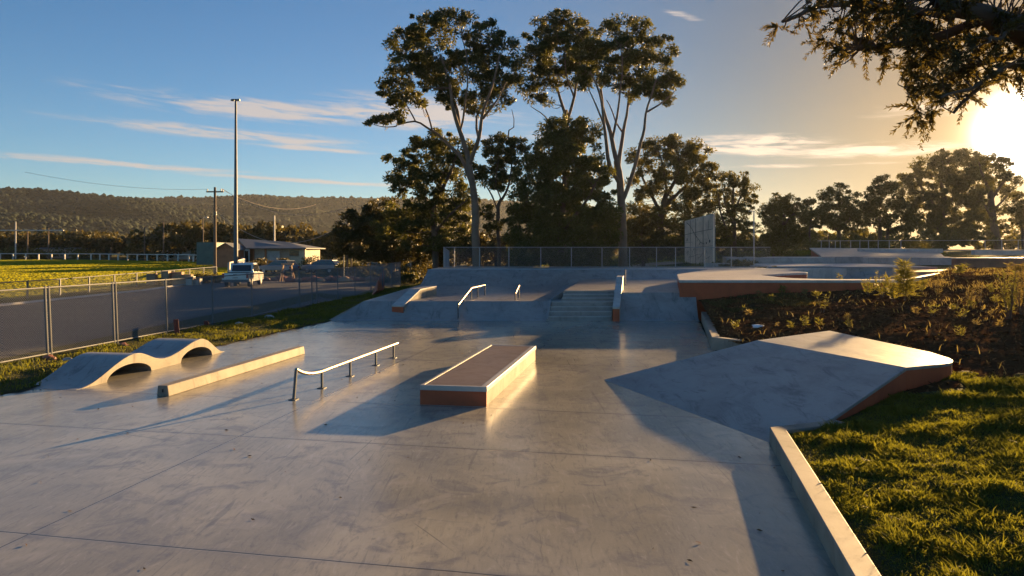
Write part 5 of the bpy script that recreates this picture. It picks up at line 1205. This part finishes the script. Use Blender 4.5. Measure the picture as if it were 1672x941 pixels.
b = MB(); b.extrude([(x1-.05, Yb-.03, zb-.2), (x1-.05, Yb-.03, ze), (rx0+.1, ry0-.4, zr-.2), (x0-1.9, Yb+8.6, ze), (x0-1.9, Yb+8.6, zb-.2)], (-.12, -.05, 0)); b.build('gable_wall', M['brown'], root)
fx = [(Wd(368), Wd(395), 'brown')]
b = MB(); b.slab([(Wd(366), Yb-3, Zp(408)), (Wd(400), Yb-3, Zp(408)), (Wd(400), Yb+1, Zp(408)), (Wd(366), Yb+1, Zp(408))], zbot=zb-.3)
b.extrude([(Wd(366), Yb-3, Zp(408)+.01), (Wd(400), Yb-3, Zp(408)+.01), (Wd(383), Yb-3, Zp(398))], (0, 4, 0)); an = b.build('porch', M['brown'], root)
b = MB(); b.slab([(Wd(364), Yb-3.3, Zp(408)), (Wd(383), Yb-3.3, Zp(397)), (Wd(383), Yb+1.2, Zp(397)), (Wd(364), Yb+1.2, Zp(408))], dz=.1); b.slab([(Wd(383), Yb-3.3, Zp(397)), (Wd(402), Yb-3.3, Zp(408)), (Wd(402), Yb+1.2, Zp(408)), (Wd(383), Yb+1.2, Zp(397))], dz=.1); b.build('porch_roof', M['roofm'], an)
b = MB(); b.box((Wd(404.5), Yb-.35, Zp(419)), (.8, .14, 2.0)); fr_ = b.build('window', M['white'], root); b = MB(); b.box((Wd(404.5), Yb-.44, Zp(419)), (.5, .06, 1.6)); b.build('pane', M['glass'], fr_)
b = MB(); b.box((Wd(444), Yb+.45, Zp(421.5)), (2.0, .14, 2.0)); b.build('roller_door', M['conc'], root)
b = MB(); b.box((Wd(479), Yb+1.15, Zp(413)), (1.8, .14, .8)); b.build('window', M['glass'], root)
b = MB(); b.box((Wd(479), Yb+1.10, Zp(426)), (1.75, .18, 1.1)); b.build('low_panel', M['cream'], root)
b = MB(); b.box((x2+.15, Yb+1.2, (ze+zb)/2), (.9, .5, ze-zb-.05)); b.build('end_pier', M['cream'], root)
b = MB(); b.box((Wd(432.5), Yb+.3, (ze+zb)/2), (.22, .22, ze-zb)); b.build('veranda_post', M['brown'], root)

# ---------------------------------------------------------------- vehicles
def wheel(root, x, y, z, r=.36, w_=.24):
    b = MB(); b.tube([(x-w_/2, y, z), (x+w_/2, y, z)], r, 20); wh = b.build('wheel', M['black'], root, bevel=.03)
    b = MB(); b.tube([(x-w_/2-.012, y, z), (x+w_/2+.012, y, z)], r*.6, 14); b.build('rim', M['steel'], wh)
def ute(loc, rz, label, paint='carw'):
    root = empty('parked_ute', (0, 0, 0), label, 'ute')
    b = MB(); prof_ = [(-2.55, .45), (-2.6, .62), (-2.58, 1.05), (-.75, 1.07), (-.75, 1.03), (1.25, 1.05), (2.3, .98), (2.55, .80), (2.6, .5), (2.4, .40), (-2.4, .40)]
    b.extrude([(-.93, y, z) for y, z in prof_], (1.86, 0, 0)); b.build('body', M[paint], root, bevel=.05, seg=3)
    b = MB(); c = [(-.80, 1.02), (-.62, 1.70), (-.35, 1.78), (.75, 1.77), (1.05, 1.60), (1.62, 1.04)]
    V = [(-.86+.10*max(0, (z-1.0)), y, z) for y, z in c]+[(.86-.10*max(0, (z-1.0)), y, z) for y, z in c]; n = len(c)
    b.add(V, [tuple(range(n)), tuple(range(2*n-1, n-1, -1))]+[(i, i+n, (i+1) % n+n, (i+1) % n) for i in range(n)]); b.build('cab', M[paint], root, bevel=.05, seg=3)
    b = MB(); b.add([(-.70, -.79, 1.16), (.70, -.79, 1.16), (.66, -.655, 1.62), (-.66, -.655, 1.62)], [(0, 1, 2, 3)]); m_ = [(v[0], v[1]-.03, v[2]) for v in b.v]; b.v = []; b.f = []; b.extrude(m_, (0, .04, 0)); b.build('rear_window', M['glass'], root)
    for s_ in (-1, 1):
        for (ya, yb) in [(-.58, .12), (.2, 1.25)]:
            top_b = min(yb, .78)
            b = MB(); b.extrude([(s_*.855, ya, 1.12), (s_*.855, yb, 1.12), (s_*.80, top_b, 1.64), (s_*.80, ya+.06, 1.64)], (s_*.03, 0, 0)); b.build('side_window', M['glass'], root)
        b = MB(); b.box((s_*.84, -2.585, .86), (.14, .06, .34)); b.build('tail_light', M['redl'], root)
        b = MB(); b.box((s_*.80, 2.5, .78), (.3, .1, .2)); b.build('headlight', M['glass'], root)
        b = MB(); b.box((s_*1.02, .95, 1.15), (.18, .1, .16)); b.build('wing_mirror', M['black'], root)
        for y in (-1.6, 1.62): wheel(root, s_*.80, y, .37)
    b = MB(); b.box((0, -2.64, .5), (1.8, .16, .16)); b.build('bumper', M['dsteel'], root)
    b = MB(); b.box((0, -2.60, .95), (.28, .04, .06)); b.build('tailgate_handle', M['black'], root)
    b = MB(); b.box((0, -2.615, .73), (.36, .02, .11)); b.build('number_plate', M['cap'], root)
    b = MB(); b.prism([(-.80, -2.45), (.80, -2.45), (.80, -.85), (-.80, -.85)], 1.06, 1.085); b.build('tray_cover', M['black'], root)
    root.location = loc; root.rotation_euler = (0, 0, rz); return root
ux, uy = -20.6, 52.5
ute((ux, uy, gz(ux, uy)+.01), R(8), 'white ute parked beyond the car park beside the tall mast')
def hatch(loc, rz, label, paint):
    root = empty('parked_car', (0, 0, 0), label, 'car')
    b = MB(); b.extrude([(-.85, y, z) for y, z in [(-2.0, .4), (-2.1, .6), (-2.05, .95), (1.1, .95), (1.95, .85), (2.1, .6), (2.0, .38)]], (1.7, 0, 0)); b.build('body', M[paint], root, bevel=.06, seg=3)
    c = [(-2.0, .93), (-1.6, 1.40), (.1, 1.45), (1.05, .93)]; n = 4
    b = MB(); b.add([(-.76+.12*(z-.93), y, z) for y, z in c]+[(.76-.12*(z-.93), y, z) for y, z in c], [tuple(range(n)), tuple(range(2*n-1, n-1, -1))]+[(i, i+n, (i+1) % n+n, (i+1) % n) for i in range(n)]); b.build('cabin', M['glass'], root, bevel=.04)
    b = MB(); b.prism([(-.68, -1.6), (.68, -1.6), (.68, .15), (-.68, .15)], 1.40, 1.47); b.build('roof', M[paint], root, bevel=.02)
    for s_ in (-1, 1):
        for y in (-1.3, 1.3): wheel(root, s_*.74, y, .32, .32, .2)
        b = MB(); b.box((s_*.7, -2.08, .75), (.2, .06, .16)); b.build('tail_light', M['redl'], root)
        b = MB(); b.box((s_*.6, 2.04, .66), (.3, .08, .16)); b.build('headlight', M['white'], root)
    root.location = loc; root.rotation_euler = (0, 0, rz); return root
for px, Y, rz, pt, lab in [(455, 74, 1.2, 'carb', 'blue grey car half hidden by the clubhouse shrubs'), (525, 76, 1.4, 'carb', 'blue grey car near the slim power poles'), (612, 80, 1.0, 'carb', 'bluish car under the trees left of the white houses')]:
    x = (px-CX)/FPX*Y; hatch((x, Y, gz(x, Y)+.01), rz, lab, pt)

# ---------------------------------------------------------------- clutter along the edge of the car park
rock_rng = np.random.default_rng(12); import bmesh
def boulder(loc, r, label, seed, m='cream', group=None):
    rg = np.random.default_rng(seed); bm = bmesh.new(); bmesh.ops.create_icosphere(bm, subdivisions=2, radius=1)
    for v in bm.verts: v.co *= 1+rg.uniform(-.16, .16)
    for v in bm.verts: v.co.x *= r*1.3; v.co.y *= r; v.co.z *= r*.75
    me = bpy.data.meshes.new('boulder'); bm.to_mesh(me); bm.free(); me.materials.append(M[m]); o = bpy.data.objects.new('boulder', me); COL.objects.link(o); o.location = loc
    return tag(o, label, 'boulder', group)
k = 0
for px in list(range(408, 650, 13)):
    Y = 58.5+rock_rng.uniform(-.8, 1.6); x = (px-CX)/FPX*Y
    boulder((x, Y, gz(x, Y)+.12), rock_rng.uniform(.22, .5), 'rough brown boulder in the low stone row along the far end of the car park', 700+k, 'terrd' if k % 3 else 'crate', 'boulders along the car park edge'); k += 1
labs = ['dark round shrub in front of the clubhouse wall', 'dark shrub at the middle of the clubhouse front', 'bushy shrub right of the clubhouse end pier', 'yellow green shrub beside the slim power poles', 'shrub in front of the small white houses', 'low shrub between the mast and the clubhouse', 'scrubby bush at the right end of the boulder row', 'dark bush at the foot of the grove trees', 'leafy bush behind the tall fence end']
for i, (px, Y, r, h) in enumerate([(478-15, 92, 1.3, 1.9), (438, 92, 3.0, 1.5), (515, 90, 2.2, 2.0), (578, 72, 2.4, 1.6), (640, 78, 2.6, 1.7), (420, 88, 2.4, 1.2), (620, 62, 2.0, .9), (690, 60, 3.2, 1.6), (660, 56, 2, 1.0)]):
    x = (px-CX)/FPX*Y; shrub('shrub', labs[i], (x, Y, gz(x, Y)), r, h, 800+i, 'shade' if i in (0, 1, 5, 7) else 'olive', leaf=.26, per=60, n=30)
# A-frame trestle
root = empty('trestle', P(469, 462, 58), 'orange lit timber trestle standing by the boulder row', 'trestle')
pz = gz(-19, 58)
for s_ in (-1, 1):
    for d_ in (-.35, .35):
        x = (469-CX)/FPX*58+s_*.45; b = MB(); b.tube([(x+s_*.1, 58+d_, pz), (x-s_*.12, 58, pz+1.5)], .06, 5); b.build('leg', M['crate'], root)
b = MB(); x = (469-CX)/FPX*58; b.box((x, 58, pz+1.5), (1.0, .16, .14)); b.build('top_bar', M['crate'], root)
# pale boards and crates on the verge of the oval
for i, (px, py, w_, h_) in enumerate([(288, 452, 1.1, 1.0), (299, 450, 1.5, .8), (272, 458, .5, 1.1), (249, 462, .6, .9), (321, 456, .7, .5), (311, 458, .6, .7)]):
    Y = 54.5-i*.3; x = (px-CX)/FPX*Y
    lab = ['upright timber crate behind the mesh boundary fence', 'wider low timber crate on the oval verge', 'narrow pale timber box by the verge shrubs', 'small timber box furthest left on the verge', 'pale block near the rear of the white ute', 'small pale block between crates and ute'][i]
    root = empty('timber_crate', (x, Y, gz(x, Y)), lab, 'crate'); z0 = gz(x, Y)
    b = MB(); b.box((x, Y, z0+h_/2), (w_*.94, .5, h_*.96)); b.build('box', M['crate'] if i < 4 else M['cap'], root)
    b = MB()
    for kx in (-.5, .5): b.box((x+kx*w_*.94, Y-.27, z0+h_/2), (.09, .05, h_))
    b.box((x, Y-.275, z0+h_*.93), (w_, .05, .09)); b.build('batten', M['crate'], root)
for i, px in enumerate([280, 306, 330, 340]):
    Y = 56; x = (px-CX)/FPX*Y; shrub('shrub', ['weedy bush left of the timber crates', 'weedy bush right of the timber crates', 'weedy bush beside the white ute', 'dark bush against the white ute'][i], (x, Y, gz(x, Y)), 1.2, .9, 850+i, 'olive', leaf=.2, per=50, n=18)
# red marker posts by the tall fence
p = G(290, 548); root_m = MB(); root_m.tube([p-Vector((0, 0, .1)), p+Vector((-.06, 0, .52))], .085, 4); o = root_m.build('marker_post', M['redpost'], bevel=.01); tag(o, 'leaning red painted timber post at the foot of the tall fence', 'post')
p = G(337, 533); root_m = MB(); root_m.tube([p-Vector((0, 0, .1)), p+Vector((.0, 0, .2))], .10, 6); o = root_m.build('post_stump', M['redpost'], bevel=.01); tag(o, 'short dark red post stump at the foot of the tall fence', 'post')
for i, (px, py, r) in enumerate([(200, 566, .12), (80, 588, .13), (110, 590, .09), (440, 520, .16), (390, 531, .12)]):
    p = G(px, py); boulder((p.x, p.y, .03), r, ['brown clod beside the second fence post', 'brown clod at the first double fence post', 'small pale stone near the first double post', 'flat stone on the grass near the bank', 'flat stone right of the red stump'][i], 900+i, 'terrd' if i < 2 else 'conc')
# orange mesh remnant on the fence
root_ = MB(); a = G(627, 476); c = G(607, 486); root_.add([(a.x, a.y-.06, 1.5), (a.x+.05, a.y-.06, .1), (c.x, c.y-.1, .1), (c.x+.3, c.y-.1, .4), (a.x-.3, a.y-.1, 1.0)], [(0, 1, 2, 3, 4)])
ob = MB(); ob.extrude(root_.v, (0, .02, 0)); tag(ob.build('safety_netting', M['terra']), 'torn orange safety netting hanging on the tall fence', 'netting')

# ---------------------------------------------------------------- leaning panel wall with scrawled marks
root = empty('panel_wall', (12.2, 44.5, 1.5), 'tall freestanding pale panel wall with dark scrawled marks behind the terracotta platform', 'panel wall')
wa, wb = P(1118, 434, 62), P(1164, 434, 56.5); zA, zB = P(1118, 361, 62).z, P(1164, 349, 56.5).z; z0 = 1.2
dv = Vector((wb.x-wa.x, wb.y-wa.y, 0)); nv = Vector((-dv.y, dv.x, 0)).normalized()
if nv.dot(Vector((-wa.x, -wa.y, 0))) < 0: nv = -nv
def wp(u, v): 
    p = Vector((wa.x, wa.y, 0))+dv*u; p.z = z0+((zA*(1-u)+zB*u)-z0)*v; return p
b = MB(); b.extrude([wp(0, 0), wp(1, 0), wp(1, 1), wp(0, 1)], -nv*.16); b.build('panel', M['panel'], root, bevel=.01)
b = MB()
def stroke(pts, w_=.05):
    for (u0, v0), (u1, v1) in zip(pts[:-1], pts[1:]):
        p, q = wp(u0, v0)+nv*.012, wp(u1, v1)+nv*.012; b.tube([p, q], w_/2, 4)
for u in (.22, .42, .68): stroke([(u, .01), (u, .985)], .05 if u != .22 else .03)
stroke([(0.0, .70), (.42, .715), (1, .725)], .035); stroke([(0, .42), (1, .42)], .03); stroke([(0, .53), (.3, .525)], .02)
b.build('panel_joint', M['mark'], root)
b = MB()
stroke([(.08, .95), (.22, .86), (.40, .66), (.60, .50), (.72, .47)], .05)
for pts in [[(.08, .56), (.10, .62), (.13, .56)], [(.45, .63), (.5, .58), (.47, .53)], [(.55, .46), (.58, .52)], [(.08, .30), (.14, .35), (.12, .25)], [(.3, .32), (.36, .40), (.38, .28)], [(.5, .2), (.6, .23), (.66, .30)], [(.7, .22), (.8, .19), (.9, .23)], [(.85, .90), (.86, .78), (.84, .70)], [(.84, .64), (.86, .55)], [(.15, .22), (.35, .24), (.5, .28), (.62, .25)], [(.78, .35), (.82, .28)]]: stroke(pts, .03)
for u, v, r in [(.90, .51, .13), (.79, .48, .09)]:
    p = wp(u, v)+nv*.008; b.tube([p, p+nv*.012], r, 9)
b.build('paint_mark', M['mark'], root)
for u in (.02, .98):
    p = wp(u, 0)-nv*.22; q = wp(u, .96)-nv*.22; b = MB(); b.tube([p-Vector((0, 0, .3)), q], .06, 8); b.build('support_post', M['dsteel'], root)
# low sunlit wall and bench bits behind the guard fence
root = empty('low_wall', P(1165, 430, 52), 'low pale wall catching the sun just right of the panel wall', 'low wall'); x0, x1 = (1152-CX)/FPX*52, (1192-CX)/FPX*52
b = MB(); b.prism([(x0, 52), (x1, 52), (x1, 52.4), (x0, 52.4)], 1.0, 1.78); b.build('wall_body', M['cap'], root, bevel=.02)
root = empty('picnic_table', P(830, 432, 56), 'plain picnic table with benches behind the guard fence left of the bushy tree', 'picnic table'); xb = (828-CX)/FPX*56; zb_ = gz(xb, 56)
b = MB(); b.box((xb, 56, zb_+.75), (4.6, .8, .06)); b.build('table_top', M['steel'], root)
for dy in (-.7, .7): b = MB(); b.box((xb, 56+dy, zb_+.45), (4.6, .3, .05)); b.build('bench', M['steel'], root)
for dx in (-1.9, 1.9): b = MB(); b.tube([(xb+dx, 56, zb_-.05), (xb+dx, 56, zb_+.73)], .06, 6); b.box((xb+dx, 56, zb_+.41), (.06, 1.5, .05)); b.build('leg', M['dsteel'], root)
pa = MB(); pa.slab([(x_, y_, float(ground_z(x_, y_))+.03) for x_, y_ in [(9, 58), (17, 62), (17.5, 66), (8, 61.5)]], dz=.1); pa.build('path', M['path'])['kind'] = 'structure'
# bits of litter on the soil
x, y = at_px(1237, 535)
bm = bmesh.new(); bmesh.ops.create_icosphere(bm, subdivisions=2, radius=.1)
rg = np.random.default_rng(4)
for v in bm.verts: v.co *= 1+rg.uniform(-.45, .35); v.co.z *= .5; v.co.x *= 1.7
me = bpy.data.meshes.new('plastic_bag'); bm.to_mesh(me); bm.free(); me.materials.append(M['litter']); o = bpy.data.objects.new('plastic_bag', me); COL.objects.link(o); o.location = (x, y, bz(x, y)+.04)
tag(o, 'crumpled white plastic bag lying on the dark soil', 'plastic bag')

# ---------------------------------------------------------------- the air
hzb = MB(); hzb.box((-100, 900, 60), (3600, 2000, 134))
hm = bpy.data.materials.new('evening haze'); hm.use_nodes = True; n = NT(hm.node_tree)
pv = n.new('ShaderNodeVolumePrincipled'); pv.inputs['Color'].default_value = (.88, .93, 1, 1); pv.inputs['Density'].default_value = HAZE; pv.inputs['Anisotropy'].default_value = .45
n.link(pv.outputs[0], n.new('ShaderNodeOutputMaterial').inputs['Volume'])
ho = hzb.build('haze', hm); ho['kind'] = 'stuff'
